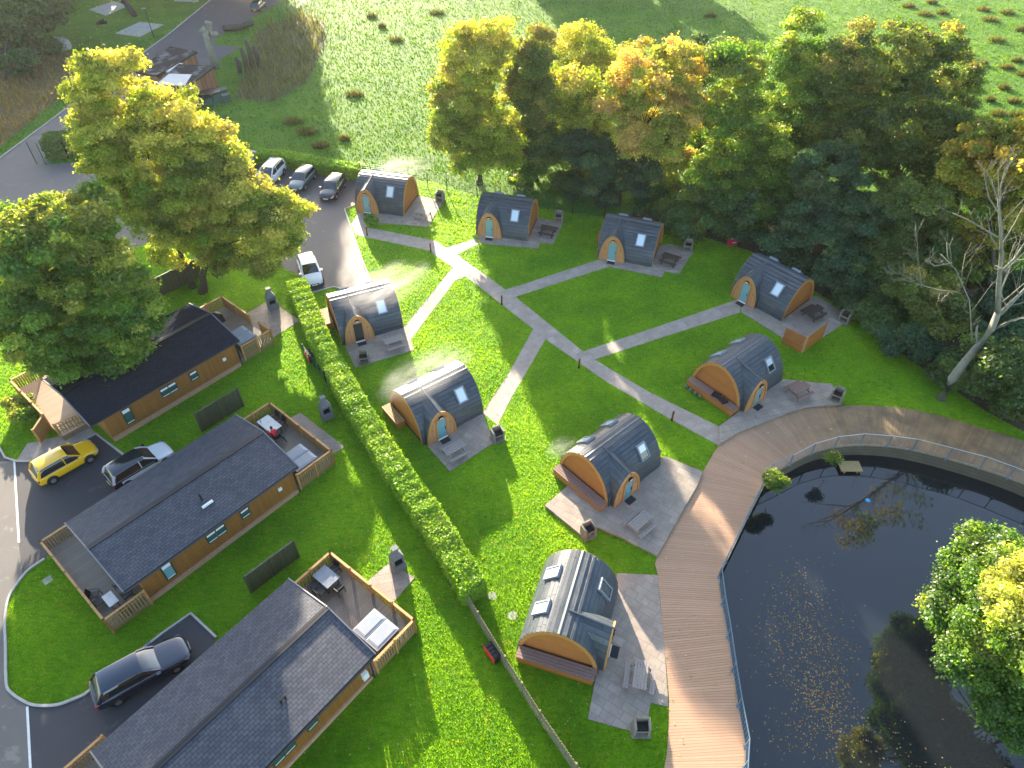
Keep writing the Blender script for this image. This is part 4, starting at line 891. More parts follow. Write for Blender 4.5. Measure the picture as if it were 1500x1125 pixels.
tree('green_tree','tall tree with a pointed dark crown in the right part of the wood','tree',(1165,330),[(1172,60,32,40,70),(1150,130,48,60,68),(1190,180,50,55,66),(1140,260,48,50,62),(1110,310,35,35,60),(1150,210,60,70,71),(1200,110,35,55,72)],38000,'green',7,.25,.45,group=GW)
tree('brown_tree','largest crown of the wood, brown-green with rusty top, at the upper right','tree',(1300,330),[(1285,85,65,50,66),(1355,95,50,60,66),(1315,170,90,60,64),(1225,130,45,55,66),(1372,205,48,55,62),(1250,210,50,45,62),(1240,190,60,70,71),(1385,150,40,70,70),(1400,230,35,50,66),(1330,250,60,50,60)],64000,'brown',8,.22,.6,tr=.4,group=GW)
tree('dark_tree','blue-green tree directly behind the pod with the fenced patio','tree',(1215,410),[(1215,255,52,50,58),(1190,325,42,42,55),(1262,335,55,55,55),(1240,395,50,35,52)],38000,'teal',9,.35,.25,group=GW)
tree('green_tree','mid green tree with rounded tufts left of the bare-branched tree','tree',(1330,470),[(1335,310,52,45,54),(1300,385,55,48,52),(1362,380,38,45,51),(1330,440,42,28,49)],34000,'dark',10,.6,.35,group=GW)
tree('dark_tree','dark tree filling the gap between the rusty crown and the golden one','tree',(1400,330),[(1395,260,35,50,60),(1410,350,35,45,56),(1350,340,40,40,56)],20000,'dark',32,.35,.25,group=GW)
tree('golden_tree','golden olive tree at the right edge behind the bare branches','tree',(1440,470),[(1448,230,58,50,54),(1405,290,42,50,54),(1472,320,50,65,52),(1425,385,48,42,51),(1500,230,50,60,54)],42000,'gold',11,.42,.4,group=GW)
tree('green_tree','low bush with rusty lower leaves under the dead branches','shrub',(1365,490),[(1372,440,42,34,46),(1340,425,30,24,46),(1378,475,30,20,44)],15000,'brown',12,.5,.1,tr=.1,group=GW)
tree('dark_shrub','dark shrub at the right edge above the end of the boardwalk','shrub',(1490,618),[(1480,540,45,42,37),(1500,590,42,32,36),(1455,565,26,28,37.5),(1450,520,30,30,40)],24000,'dark',13,.4,.2,tr=.12,group=GW)
tree('dark_shrub','dark shrub at the right edge beside the leaning trunk','shrub',(1440,500),[(1440,470,40,30,45),(1490,440,45,40,47)],14000,'teal',14,.3,.2,tr=.12,group=GW)
US='dark shrubs along the edge of the wood'
for i,(x,y,rx,ry,pl,lab) in enumerate([(1005,325,38,22,'dark','dark shrub behind the pod left of the red box'),(1085,338,28,18,'green','sunlit shrub just right of the red box'),(1150,372,34,24,'teal','dark shrub behind the roof of the pod with the fenced patio'),(1255,445,30,20,'dark','dark shrub beyond the stone barbecue of the fenced patio'),(1300,480,34,20,'dark','dark shrub on the bare soil right of the fenced patio'),(960,300,30,18,'dark','dark shrub behind the pod left of the red box, beside the tree trunk'),(840,272,26,14,'dark','dark shrub between two trunks behind the mesh fence'),(780,258,40,18,'green','shrub at the foot of the narrow olive tree'),(870,285,36,20,'teal','blue-green shrub under the orange crown'),(1040,300,55,40,'dark','big dark shrub behind the red box'),(1110,320,45,38,'teal','tall dark shrub left of the roof of the pod with the fenced patio'),(1330,500,40,26,'teal','low blue-green shrub under the tufted green tree'),(1390,545,26,18,'dark','dark shrub behind the foot of the leaning bare tree'),(1420,540,30,24,'dark','dark shrub just right of the foot of the leaning bare tree')]):
    Y=g(x,y+ry)[1]; tree('shrub',lab,'shrub',(x,y+ry),[(x,y,rx,ry,Y+.8)],6500,pl,40+i,.3,.2,tr=.06,group=US)
# left trees
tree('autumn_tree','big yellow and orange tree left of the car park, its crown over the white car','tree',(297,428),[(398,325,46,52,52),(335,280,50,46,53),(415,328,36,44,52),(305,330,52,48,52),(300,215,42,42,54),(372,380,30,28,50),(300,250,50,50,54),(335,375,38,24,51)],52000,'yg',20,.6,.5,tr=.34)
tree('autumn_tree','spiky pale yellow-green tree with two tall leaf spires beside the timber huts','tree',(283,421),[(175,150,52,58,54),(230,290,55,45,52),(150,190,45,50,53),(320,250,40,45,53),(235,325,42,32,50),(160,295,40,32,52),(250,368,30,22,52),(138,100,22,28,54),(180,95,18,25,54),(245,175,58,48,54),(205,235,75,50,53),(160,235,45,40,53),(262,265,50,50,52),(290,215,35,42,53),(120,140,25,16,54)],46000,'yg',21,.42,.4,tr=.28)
tree('green_tree','large dense green tree at the left edge, hiding the far side of the farthest lodge','tree',(110,545),[(95,365,80,70,40),(155,425,62,62,40),(50,345,55,50,40),(85,465,88,62,38.5),(165,475,50,42,39),(45,440,50,60,39),(110,305,60,28,41),(120,515,60,35,38),(195,455,32,42,39.5),(185,505,30,24,38.5)],95000,'green',22,.46,.6,tr=.4)  # yellower tint here also paints the sunlit top into the leaves
tree('dark_tree','dark tree in the top left corner beside the far road','tree',(8,118),[(20,15,75,35,112),(15,70,35,42,108),(75,-15,35,25,114)],16000,'dark',23,.3,.3,size=(.2,.42),rc=(1,2))
gz=lambda L:[(x,y,rx,ry,g(x,y,z)[1]) for x,y,rx,ry,z in L]
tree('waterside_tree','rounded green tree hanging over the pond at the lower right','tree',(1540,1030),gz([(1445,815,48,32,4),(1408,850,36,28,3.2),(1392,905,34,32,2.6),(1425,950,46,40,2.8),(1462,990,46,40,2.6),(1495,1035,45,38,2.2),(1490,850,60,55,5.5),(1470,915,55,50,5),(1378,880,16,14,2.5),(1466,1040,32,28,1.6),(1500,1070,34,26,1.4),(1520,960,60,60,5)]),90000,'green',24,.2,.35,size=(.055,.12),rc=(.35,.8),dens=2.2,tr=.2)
tree('waterside_tree','pale yellow leafy branch of a nearer tree over the pond at the right edge','tree',(1600,1040),gz([(1485,885,32,32,9),(1505,845,30,28,9.2),(1455,860,18,12,9),(1460,900,14,12,8.8)]),7000,'pale',25,.4,.2,size=(.05,.11),rc=(.25,.5),dens=4,tr=.14)
# bare leaning tree
def bare_tree():
    b=g(1378,585); T=thing('bare_tree','leaning pale grey tree with bare branches at the lawn edge above the boardwalk','tree',(*b,0)); m=MB(); m.sm=True; rng=random.Random(5)
    def q(x,y,Y): return Vector(P(x,y,Y)[0])
    def br(pts,r0,r1,tw=0,depth=2):
        Q=[q(*p) for p in pts]; n=len(Q); m.tube(Q,[r0+(r1-r0)*i/(n-1) for i in range(n)],8 if r0>.08 else 5)
        if depth<=0:return
        for i in range(1,n):
            for k in range(tw):
                s=Q[i-1].lerp(Q[i],rng.random()); d=(Q[i]-Q[i-1]).normalized(); L=(Q[-1]-Q[0]).length*rng.uniform(.22,.42)
                v=Vector((rng.uniform(-1,1),rng.uniform(-.7,.7),rng.uniform(-.1,1))).normalized(); e=s+(d*.8+v).normalized()*L; md=s.lerp(e,.5)+Vector((rng.uniform(-.1,.1),0,-.06*L))
                m.tube([s,md,e],[max(.012,r1*.9),max(.012,r1*.6),.009],4)
                for j in range(3):
                    s2=s.lerp(e,rng.uniform(.4,1)); e2=s2+((e-s).normalized()+Vector((rng.uniform(-1,1),rng.uniform(-.6,.6),rng.uniform(-.4,1)))).normalized()*L*.45
                    m.tube([s2,e2],[.012,.007],4)
    br([(1378,585,37.7),(1395,555,37.9),(1412,532,38.1),(1432,508,38.3),(1452,482,38.5),(1462,458,38.6)],.36,.21,0)
    br([(1462,458,38.6),(1463,420,38.8),(1467,375,39),(1466,335,39.2),(1462,290,39.4)],.19,.06,3)
    br([(1466,350,39.1),(1440,335,39.6),(1418,322,40),(1395,312,40.4)],.06,.02,2)
    br([(1464,400,38.9),(1485,380,39.6),(1505,350,40.2),(1515,300,41)],.09,.03,2)
    br([(1465,460,38.6),(1485,440,39),(1505,420,39.3),(1540,370,40)],.15,.06,3)
    br([(1455,483,38.5),(1480,470,37.9),(1510,462,37.5)],.09,.04,2)
    br([(1432,508,38.3),(1430,488,38.9),(1432,476,39.2)],.10,.05,0)
    br([(1424,500,38.6),(1420,440,40),(1400,395,41),(1378,372,42)],.05,.02,3)
    br([(1405,428,40.8),(1375,425,41.5),(1340,415,42),(1320,408,42)],.04,.015,3)
    br([(1350,422,41.8),(1345,380,42.5),(1343,345,43)],.035,.012,3)
    br([(1395,385,41),(1370,390,42),(1355,380,42.4)],.03,.012,2)
    br([(1340,412,42),(1318,400,42),(1298,400,42)],.025,.01,3)
    br([(1464,300,39.3),(1450,260,40),(1430,235,40.5)],.05,.015,3); br([(1462,290,39.4),(1472,250,40),(1490,225,40.5)],.05,.015,3)
    o=m.build('trunk',M['barkp']); o.parent=T; o.matrix_parent_inverse=Matrix.Translation((-b[0],-b[1],0))
    o,_=crown('crown',lobes_of([(1560,240,50,40,40),(1570,330,50,50,40)]),1800,'gold',77,None,.5,dens=.5); o.parent=T; o.matrix_parent_inverse=Matrix.Translation((-b[0],-b[1],0))
bare_tree()
# pollarded trunks by the huts
b=g(318,100); T=thing('dead_trunk','bare forked dead trunk standing behind the timber huts','dead tree',(*b,0)); m=MB(); m.sm=True
q=lambda x,y,Y: Vector(P(x,y,Y)[0])-Vector((*b,0)); Yb=b[1]
m.tube([q(318,104,Yb),q(312,85,Yb),(q(304,62,Yb)),q(300,45,Yb)],[.55,.5,.42,.5],8); m.tube([q(300,47,Yb),q(294,41,Yb)],[.45,.6],8); m.tube([q(304,60,Yb),q(308,45,Yb+1),q(306,33,Yb+1)],[.35,.3,.45],8); m.tube([q(308,50,Yb),q(318,50,Yb+1)],[.3,.35],7); m.tube([q(306,34,Yb+1),q(300,32,Yb+1)],[.3,.25],7)
m.build('trunk',M['barkp'],T)
b=g(352,108); m=MB(); m.sm=True; 
for dx,hh in ((0,2.2),(.8,3.2),(1.5,4.0),(2.2,3.0)): m.tube([(dx,dx*.8,0),(dx+.15,dx*.8,hh*.6),(dx-.1,dx*.8+.1,hh)],[.3,.36,.22],7)
tag(m.build('log_pile',M['bark'],None,(*b,0)),'row of upright gnarled stumps at the edge of the dark rushes','stumps')
b=g(345,44); T=thing('curved_log','low curved log seat on the grass beside the far road','log seat',(*b,0)); m=MB(); m.sm=True
m.tube([(-1.6,-.6,.5),(.2,-.5,.55),(1.2,.2,.5)],[.45,.5,.42],9); m.tube([(1.2,.2,.5),(2.3,1.6,.6),(2.0,2.6,.7)],[.42,.4,.35],9); m.build('log',M['bark'],T)
# ---------------------------------------------------------------- hedges
def hedge(name,label,pts,w,h,n,pal,seed,size=(.05,.11),aut=.5,group=None):
    rng=np.random.default_rng(seed); pts=[Vector(p) for p in pts]; seg=[(pts[i+1]-pts[i]).length for i in range(len(pts)-1)]; tot=sum(seg)
    T=thing(name,label,'hedge',(*pts[0],0),0,group)
    t=rng.random(n)*tot; cum=np.concatenate([[0],np.cumsum(seg)]); k=np.clip(np.searchsorted(cum,t)-1,0,len(seg)-1)
    A=np.array([p[:] for p in pts]); d=(A[1:]-A[:-1])/np.array(seg)[:,None]; base=A[k]+d[k]*(t-cum[k])[:,None]; nn=np.stack([-d[k][:,1],d[k][:,0]],1)
    per=2*h+w; s=rng.random(n)*per; 
    kk=rng.normal(0,.05,600); bump=np.interp(t,np.arange(600)*.35,kk)
    off=np.where(s<h,-w/2-bump*.6,np.where(s<h+w,(s-h)-w/2,w/2+bump*.6)); z=np.where(s<h,s,np.where(s<h+w,h+bump,h+w+h-s)); z=np.maximum(z,.03)
    j=rng.normal(0,.075,(n,3)); Pn=np.stack([base[:,0]+nn[:,0]*off,base[:,1]+nn[:,1]*off,z],1)+j
    nr=np.stack([np.where(s<h,-nn[:,0],np.where(s<h+w,0,nn[:,0])),np.where(s<h,-nn[:,1],np.where(s<h+w,0,nn[:,1])),np.where((s>h)&(s<h+w),1.,.3)],1)+rng.normal(0,.55,(n,3))
    e0=rng.random(n)<.03   # ends
    ee=rng.random(n)<.5; 
    for endk,pp,dd in ((True,A[0],-d[0]),(False,A[-1],d[-1])):
        mm=e0&(ee==endk); q=mm.sum(); o2=rng.uniform(-w/2,w/2,q); nv=np.array([-dd[1],dd[0]])
        Pn[mm]=np.stack([pp[0]+nv[0]*o2+dd[0]*.08,pp[1]+nv[1]*o2+dd[1]*.08,rng.uniform(.03,h,q)],1); nr[mm]=np.array([dd[0],dd[1],.2])+rng.normal(0,.5,(q,3))
    v=quads(Pn,rng.uniform(size[0],size[1],n),nr,rng); p0,p1,p2=[np.array(x) for x in PAL[pal]]
    tt=np.clip(aut+.12*np.sin(t*.8+seed)+rng.normal(0,.2,n),0,1)[:,None]
    col=np.where(tt<.5,p0+(p1-p0)*tt*2,p1+(p2-p1)*(tt-.5)*2)*rng.uniform(.7,1.25,(n,1))
    b0=pts[0]; o=face_mesh('foliage',v,4,col,M['leafhedge']); o.parent=T; o.matrix_parent_inverse=Matrix.Translation((-b0[0],-b0[1],0))
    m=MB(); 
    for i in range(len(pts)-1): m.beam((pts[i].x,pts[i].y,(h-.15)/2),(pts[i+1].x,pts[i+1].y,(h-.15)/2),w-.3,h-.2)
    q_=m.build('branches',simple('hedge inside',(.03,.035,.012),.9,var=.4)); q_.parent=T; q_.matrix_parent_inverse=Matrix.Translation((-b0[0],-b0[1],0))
HB=[g(*p,1.25) for p in ((434,412),(470,500),(520,590),(575,677),(640,770),(695,862))]
hedge('long_hedge','long clipped bright green hedge running from the car park down to the picket fence',HB,1.42,1.4,150000,'hedge',3,size=(.05,.105))
hedge('field_hedge','clipped hedge between the parked cars and the field',[g(*p,.9) for p in ((378,227),(420,231),(470,241),(532,251))],1.3,1.3,22000,'hedge',4,size=(.07,.14),aut=.35)
hedge('conifer_hedge','short dark green conifer hedge on the kerb island by the far road',[g(*p,1) for p in ((68,215),(95,212),(125,205))],2.6,2.0,14000,'dark',5,size=(.09,.18),aut=.6)
# ---------------------------------------------------------------- fences
def picket(name,label,pts,h,gap=.16,wd=.11,mat='fence_b',post=2.0):
    T=thing(name,label,'fence',(*pts[0],0)); o=Vector((*pts[0],0)); pk=MB();rl=MB();n=0
    for i in range(len(pts)-1):
        a=Vector((*pts[i],0))-o;b=Vector((*pts[i+1],0))-o; L=(b-a).length;d=(b-a)/L; k=int(L/gap)
        for j in range(k):
            c=a+d*(j+.5)*L/k; q=c-d*wd/2;r=c+d*wd/2; pk.beam((q.x,q.y,h/2+.03),(r.x,r.y,h/2+.03),.025,h)
        for z in (.3,h-.25): rl.beam((a.x,a.y,z),(b.x,b.y,z),.09,.09)
        k=max(1,round(L/post)); 
        for j in range(k+(i==len(pts)-2)):
            c=a+d*L*j/k; m=MB(); m.box(c.x-.05,c.x+.05,c.y-.05,c.y+.05,0,h+.12); m.build('post',M[mat],T)
    pk.build('pickets',M[mat],T); rl.build('rails',M[mat],T)
pf=[g(*p) for p in ((636,812),(668,856),(701,913),(740,977),(790,1056),(842,1132),(880,1180))]
picket('picket_fence','weathered picket fence continuing from the end of the long hedge to the bottom edge',pf,1.25)
def panel_fence(name,label,a,b,h,mat,thick=.07):
    T=thing(name,label,'fence',(*a,0)); A=Vector((0,0,0)); Bv=Vector((b[0]-a[0],b[1]-a[1],0)); m=MB(); L=Bv.length; d=Bv/L; k=int(L/.13)
    for j in range(k):
        p=d*(j*L/k+.004);q=d*((j+1)*L/k-.006); m.beam((p.x,p.y,h/2),(q.x,q.y,h/2),thick*(.6+.4*(j%2)),h-.02*(j%3))
    m.build('boards',M[mat],T)
    for t in (0,.5,1): m=MB(); c=Bv*t; m.box(c.x-.06,c.x+.06,c.y-.06,c.y+.06,0,h+.08); m.build('post',M[mat],T)
    m=MB(); m.beam((0,0,h+.02),(Bv.x,Bv.y,h+.02),.12,.04); m.build('capping',M[mat],T)
panel_fence('privacy_fence','short green-weathered fence panel between the farthest and the middle lodge',g(297,632),g(357,595),1.85,'fence_g')
panel_fence('privacy_fence','short green-weathered fence panel between the middle and the nearest lodge',g(369,868),g(438,816),1.75,'fence_g')
panel_fence('board_fence','long weathered board fence behind the farthest lodge, beside the tree trunk',g(215,445),g(302,402),1.9,'fence_g')
T=thing('patio_screen','low honey-coloured board fence screening the patio corner of the pod below the dark trees','fence',(*g(1142,507),0)); o=Vector((*g(1142,507),0))
for i,(a,b) in enumerate((((1144,503),(1174,518)),((1175,517),(1205,494)))):
    a=Vector((*g(*a),0))-o;b=Vector((*g(*b),0))-o; m=MB(); L=(b-a).length; d=(b-a)/L
    for j in range(int(L/.14)): p=a+d*(j*.14);q=a+d*(j*.14+.125); m.beam((p.x,p.y,.85),(q.x,q.y,.85),.03,1.6)
    m.build('boards',M['wood_p'],T)
m=MB(); c=Vector((*g(1174.5,517),0))-o; m.box(c.x-.06,c.x+.06,c.y-.06,c.y+.06,0,1.75); m.build('post',M['fence_o'],T)
def mesh_fence(name,label,pts,h,mat,step=.25,post=2.6,nz=8,pw=.035):
    T=thing(name,label,'fence',(*pts[0],0)); o=Vector((*pts[0],0)); w=MB()
    for i in range(len(pts)-1):
        a=Vector((*pts[i],0))-o;b=Vector((*pts[i+1],0))-o;L=(b-a).length;d=(b-a)/L
        for k in range(nz+1): z=.08+(h-.1)*k/nz; w.beam((a.x,a.y,z),(b.x,b.y,z),.012,.012)
        for k in range(int(L/step)): c=a+d*k*step; w.beam((c.x,c.y,.05),(c.x,c.y,h),.01,.01)
        k=max(1,round(L/post))
        for j in range(k+1): c=a+d*L*j/k; m=MB(); m.box(c.x-pw,c.x+pw,c.y-pw,c.y+pw,0,h+.06); m.build('post',M[mat],T)
    w.build('mesh_panel',M[mat],T)
mesh_fence('mesh_fence','green wire mesh fence along the foot of the wood behind the pods',[g(*p) for p in ((530,262),(600,272),(655,281),(699,289),(838,314),(885,321),(1010,340),(1060,358),(1110,376),(1170,405),(1240,455))],1.9,'greenm',.3)
mesh_fence('mesh_fence','low green mesh fence along the lodge side of the long hedge',[g(*p) for p in ((447,520),(478,560),(530,640),(600,745),(636,810))],1.1,'greenm',.25,nz=5)
mesh_fence('mesh_fence','green mesh gate at the end of the conifer hedge by the road',[g(*p) for p in ((54,240),(68,242))],2.6,'greenm',.25)
mesh_fence('mesh_fence','pale green mesh fence between the far road and the rushes at the top',[g(*p) for p in ((410,25),(445,5),(480,-15))],1.8,'greenm',.25)
mesh_fence('field_fence','far post and wire fence at the top of the field',[g(*p) for p in ((620,-6),(760,12),(830,6),(980,14),(1100,30))],1.1,'fence_b',3,post=4.2,nz=2,pw=.05)
T=thing('pond_railing','blue-grey steel railing with glass-clear mesh along the pond side of the boardwalk','railing'); 
rp=[((1086,1200)),((1089,1125)),((1091,1094)),((1080,1035)),((1072,984)),((1065,934)),((1057,886)),((1052,846)),((1062,825)),((1094,759)),((1110,727)),((1126,696)),((1156,682)),((1188,665)),((1222,655)),((1259,651)),((1299,654)),((1336,659)),((1386,672)),((1435,685)),((1476,700)),((1535,724)),((1625,775))]
rp=[g(*p) for p in rp]; rp=[(x+.0,y) for x,y in rp]
wr=MB()
for i,(x,y) in enumerate(rp):
    m=MB(); m.box(x-.03,x+.03,y-.03,y+.03,-.2,1.12); m.box(x-.09,x+.09,y-.09,y+.09,.052,.075); m.build('post',M['steel'],T)
    if i<len(rp)-1:
        a,b=(x,y),rp[i+1]; L=math.dist(a,b)
        m=MB(); m.tube([(*a,1.12),(*b,1.12)],.028,6); m.build('top_rail',M['steel'] if i<12 else M['gsteel'],T)
        for z in (.15,.35,.55,.75,.95): wr.beam((*a,z),(*b,z),.008,.008)
        for k in range(int(L/.22)): wr.beam((a[0]+(b[0]-a[0])*k*.22/L,a[1]+(b[1]-a[1])*k*.22/L,.1),(a[0]+(b[0]-a[0])*k*.22/L,a[1]+(b[1]-a[1])*k*.22/L,1.1),.006,.006)
wr.build('mesh_panel',M['steel'],T)
# ---------------------------------------------------------------- huts, bins, lamp and far things
def hut(label,cpx,z):
    pts=[g(x,y,z) for x,y in cpx]; T=thing('timber_hut',label,'hut',(*pts[0],0),0,'flat-roofed timber huts'); o=pts[0]; L=[(x-o[0],y-o[1]) for x,y in pts]
    cx=sum(p[0] for p in L)/4;cy=sum(p[1] for p in L)/4; I=[(cx+(x-cx)*.94,cy+(y-cy)*.94) for x,y in L]
    m=MB(); m.prism(I,0,z-.1,0); m.build('wall',M['hut'],T); m=MB(); m.prism(L,z-.25,z,1,side=1); 
    m.build('roof',[M['felt'],M['felt']],T); J=[(cx+(x-cx)*1.01,cy+(y-cy)*1.01) for x,y in L]; m=MB()
    for i in range(4): m.beam((*J[i],z-.12),(*J[(i+1)%4],z-.12),.06,.28)
    m.build('fascia',M['dark'],T); return T
hut('farther flat-roofed timber hut beside the far road',((249,68),(288,75),(229,110),(199,104)),3.0)
hut('nearer flat-roofed timber hut with a half white roof',((262,94),(314,96),(271,128),(226,124)),3.0)
m=MB(); A=[g(x,y,3.02) for x,y in ((248,108),(281,109),(270,126),(229,123))]; m.prism(A,3.005,3.03); tag(m.build('roof_sheet',simple('white sheet covering',(.42,.43,.45),.5,var=.2,scale=1)),'white sheet covering the near half of the nearer hut roof','roof sheet')
m=MB(); A=[g(x,y,2.86) for x,y in ((256,90),(268,93),(254,105),(238,104))]; m.prism(A,2.7,2.86); tag(m.build('link_roof',simple('white roof sheet',(.55,.56,.58),.4)),'small white roof sheet joining the two timber huts','roof sheet')
b=g(300,152); T=thing('rubbish_skip','heap of dark green mesh crates beside the nearer timber hut','crate heap',(*b,0),.5); m=MB()
for i in range(5):
    for j in range(2): m.box(i*1.1-2.2,i*1.1-1.2,j*1.2-1,j*1.2,0,.9+.3*((i+j)%2)); 
m.build('crates',simple('dark green crate',(.02,.07,.06),.6,var=.5,scale=5),T); m=MB(); m.box(-2,2.2,-.8,.9,1.3,1.4); m.build('cover',M['dark'],T)
b=g(288,150); m=MB(); m.box(-1,1,-.5,.5,0,1.1); m.box(-1.05,1.05,-.55,.55,1.1,1.2,1); tag(m.build('green_trailer',[simple('bright green plastic',(.02,.30,.17),.5),M['greenm']],None,(*b,0),.6),'bright green bin box at the foot of the nearer timber hut','bin')
b=g(226,56); T=thing('street_lamp','slim street lamp on the grass beside the far road','street lamp',(*b,0)); m=MB(); m.tube([(0,0,0),(0,0,1.2)],.10,8); m.tube([(0,0,1.2),(0,0,4.2)],[.06,.045],8); m.build('pole',M['dark'],T); m=MB(); m.box(-.45,.15,-.16,.16,4.2,4.3); m.build('lamp_head',M['gsteel'],T)
b=g(200,24); T=thing('litter_bin','tall black leaning object on the lawn in front of the far concrete pad','waste bin',(*b,0)); m=MB(); m.sm=True; m.tube([(0,0,0),(-.4,0,.5),(-.9,.1,1.6),(-1.3,.2,2.2)],[.35,.5,.5,.35],9); m.build('body',M['soot'],T); m=MB(); m.tube([(-1.3,.2,2.1),(-1.6,.2,2.35)],[.45,.4],9); m.build('hood',M['soot'],T)
b=g(150,37); m=MB(); m.sm=True; m.tube([(-.8,0,.2),(0,0,.5),(.8,.2,.35)],[.2,.35,.2],7); m.tube([(0,0,.4),(.4,.3,.9)],[.15,.1],6); tag(m.build('fire_bowl',M['soot'],None,(*b,0)),'small black object lying on the grass left of the concrete pad','garden object')
T=thing('boulder','x','boulder',(*g(52,73),0)); 
def boulder(lab,x,y,s,seed,grp='pale rocks by the dark tree'):
    rng=random.Random(seed); m=MB(); pts=[]; n=9
    for zz,r in ((0,1),(.45,1.02),(.8,.75),(.95,.35)):
        for k in range(n): a=2*math.pi*k/n; rr=r*rng.uniform(.8,1.15); pts.append((rr*math.cos(a)*s,rr*math.sin(a)*s*.7,zz*s*.6))
    m.add(pts,[(i*n+k,i*n+(k+1)%n,(i+1)*n+(k+1)%n,(i+1)*n+k) for i in range(3) for k in range(n)]+[tuple(3*n+k for k in range(n))])
    return tag(m.build('boulder',M['pale_conc'],None,(*g(x,y),0)),lab,'boulder',grp)
bpy.data.objects.remove(T)
boulder('flat pale boulder left of the small bush by the dry grass',52,76,2.2,1); boulder('pale boulder right of the small bush by the dry grass',84,66,1.9,2); boulder('small pale boulder at the right end of the rocks',94,72,1.2,3)
tree('shrub','small dark bush between the pale boulders at the top left','shrub',(70,80),[(70,70,10,9,g(70,80)[1])],2500,'dark',60,.2,.1,tr=.05,size=(.15,.3))
tree('shrub','dark shrub in the dry grass at the far left','shrub',(20,115),[(20,100,20,16,g(20,110)[1]),(35,90,12,14,g(20,110)[1])],4500,'dark',61,.2,.1,tr=.05,size=(.15,.3))
# low wall by the cars
m=MB(); A,B=Vector((*g(318,226),.55)),Vector((*g(382,236),.55)); m.beam(A,B,.3,1.1); tag(m.build('low_wall',M['concrete']),'low grey rendered wall at the end of the field hedge behind the vans','wall')
# odds and ends
def kettle(label,x,y,rz,grp):
    T=thing('storage_box',label,'storage box',(*g(x,y),0),rz,grp); m=MB(); m.box(-.22,.22,-.5,.5,.05,.62); m.build('body',M['dark'],T)
    m=MB(); m.box(-.27,-.22,-.5,.5,.1,.60); m.build('red_front',M['red'],T)
    for i in range(4): m=MB(); m.box(-.2,.2,-.42+i*.24,-.30+i*.24,.62,.67); m.build('rib',M['dark'],T)
kettle('red-fronted black ribbed box against the picket fence',722,960,.62,'red-fronted black boxes')
kettle('red-fronted black box beside the upper end of the long hedge',455,526,.55,'red-fronted black boxes')
m=MB(); m.sm=True; m.tube([(0,0,0),(0,0,.5),(0,0,.6)],[.2,.22,.1],10); tag(m.build('waste_bin',M['p_navy'],None,(*g(662,856),0)),'small dark blue round bin at the end of the long hedge','bin')
m=MB(); m.sm=True; m.tube([(0,0,0),(0,0,.4),(.05,0,.5)],[.22,.2,.1],8); tag(m.build('plant_pot',M['dark'],None,(*g(470,540),0)),'black pot just below the red-fronted box at the long hedge','pot')
T=thing('red_box','bright crimson box with a pale lid edge at the edge of the wood','box',(*g(1072,358),0),.2); m=MB(); m.box(-.4,.4,-.3,.3,.02,.8); m.build('body',M['crimson'],T); m=MB(); m.box(-.35,.35,-.32,.2,.8,.88); m.box(-.2,.2,-.34,-.3,.35,.45); m.build('lid',M['white'],T)
for i,(x,y,lab) in enumerate(((721,873,'grey manhole cover on the grass beside the end of the long hedge'),(751,902,'small grey manhole cover left of the pod nearest the viewer'),(70,850,'square grey drain cover on the lawn island'))):
    m=MB(); m.cyl(0,0,0,.02,.28 if i<2 else .35,16 if i<2 else 4); tag(m.build('drain_cover',M['pale_conc'],None,(*g(x,y),0)),lab,'drain cover','drain covers in the grass')
f7=fr(g(1082,605),math.degrees(math.atan2(g(1146,558)[1]-g(1082,605)[1],g(1146,558)[0]-g(1082,605)[0]))); a7=math.atan2(g(1146,558)[1]-g(1082,605)[1],g(1146,558)[0]-g(1082,605)[0])
for (lx,ly,r_,lab) in ((-.45,1.9,.2,'dark cushion on the pod bench, the farther of two'),(-.5,1.2,-.3,'dark cushion on the pod bench, the nearer of two')):
    m=MB(); m.box(-.28,.28,-.3,.3,.66,.74); m.box(-.24,.24,-.26,.26,.74,.78); tag(m.build('cushion',M['p_navy'],None,(*f7(lx,ly),0),a7+r_),lab,'cushion','cushions on the pod bench')
for k in range(4):
    m=MB(); m.sm=True; m.tube([(0,0,.05),(0,0,.3)],[.09,.11],8); tag(m.build('flower_pot',M['dstone'],None,(*f7(-1.02,4.2-k*.45),0)),['flower pot at the lawn end of the row beside the pod bench','second flower pot from the lawn end beside the pod bench','third flower pot from the lawn end beside the pod bench','flower pot nearest the dark cushions beside the pod bench'][k],'flower pot','flower pots beside the pod bench')
m=MB(); m.box(-.75,.75,-.45,.45,-.95,-.85); m.box(-.5,-.4,-.4,.4,-1.6,-.95); m.box(.4,.5,-.4,.4,-1.6,-.95); tag(m.build('pond_ledge',simple('ledge timber',(.30,.22,.10),.8,var=.3),None,(*g(1245,683,-.9),0)),'small timber ledge sticking out of the pond wall','ledge')
m=MB(); m.sm=True
for i in range(4):
    pass
m.tube([(0,0,-.06),(0,0,.02),(0,0,.10)],[.14,.16,.05],10); tag(m.build('float',simple('blue plastic',(.03,.35,.75),.4),None,(*g(1271,733,WZ),WZ)),'small bright blue float on the pond','float')
tree('shrub','bright green bush growing from the pond wall at the boardwalk corner','plant',(1133,716),[(1133,704,9,11,g(1133,716)[1]-.3),(1145,708,8,6,g(1133,716)[1]-.3)],3500,'green',70,.5,.2,tr=.03,size=(.05,.1),rc=(.2,.4),dens=6)
tree('shrub','small green plant below the pond wall beside the timber ledge','plant',(1222,674),[(1221,671,8,5,g(1222,674)[1]-.6)],1500,'green',71,.7,.2,tr=.02,size=(.05,.1),rc=(.15,.3),dens=8)
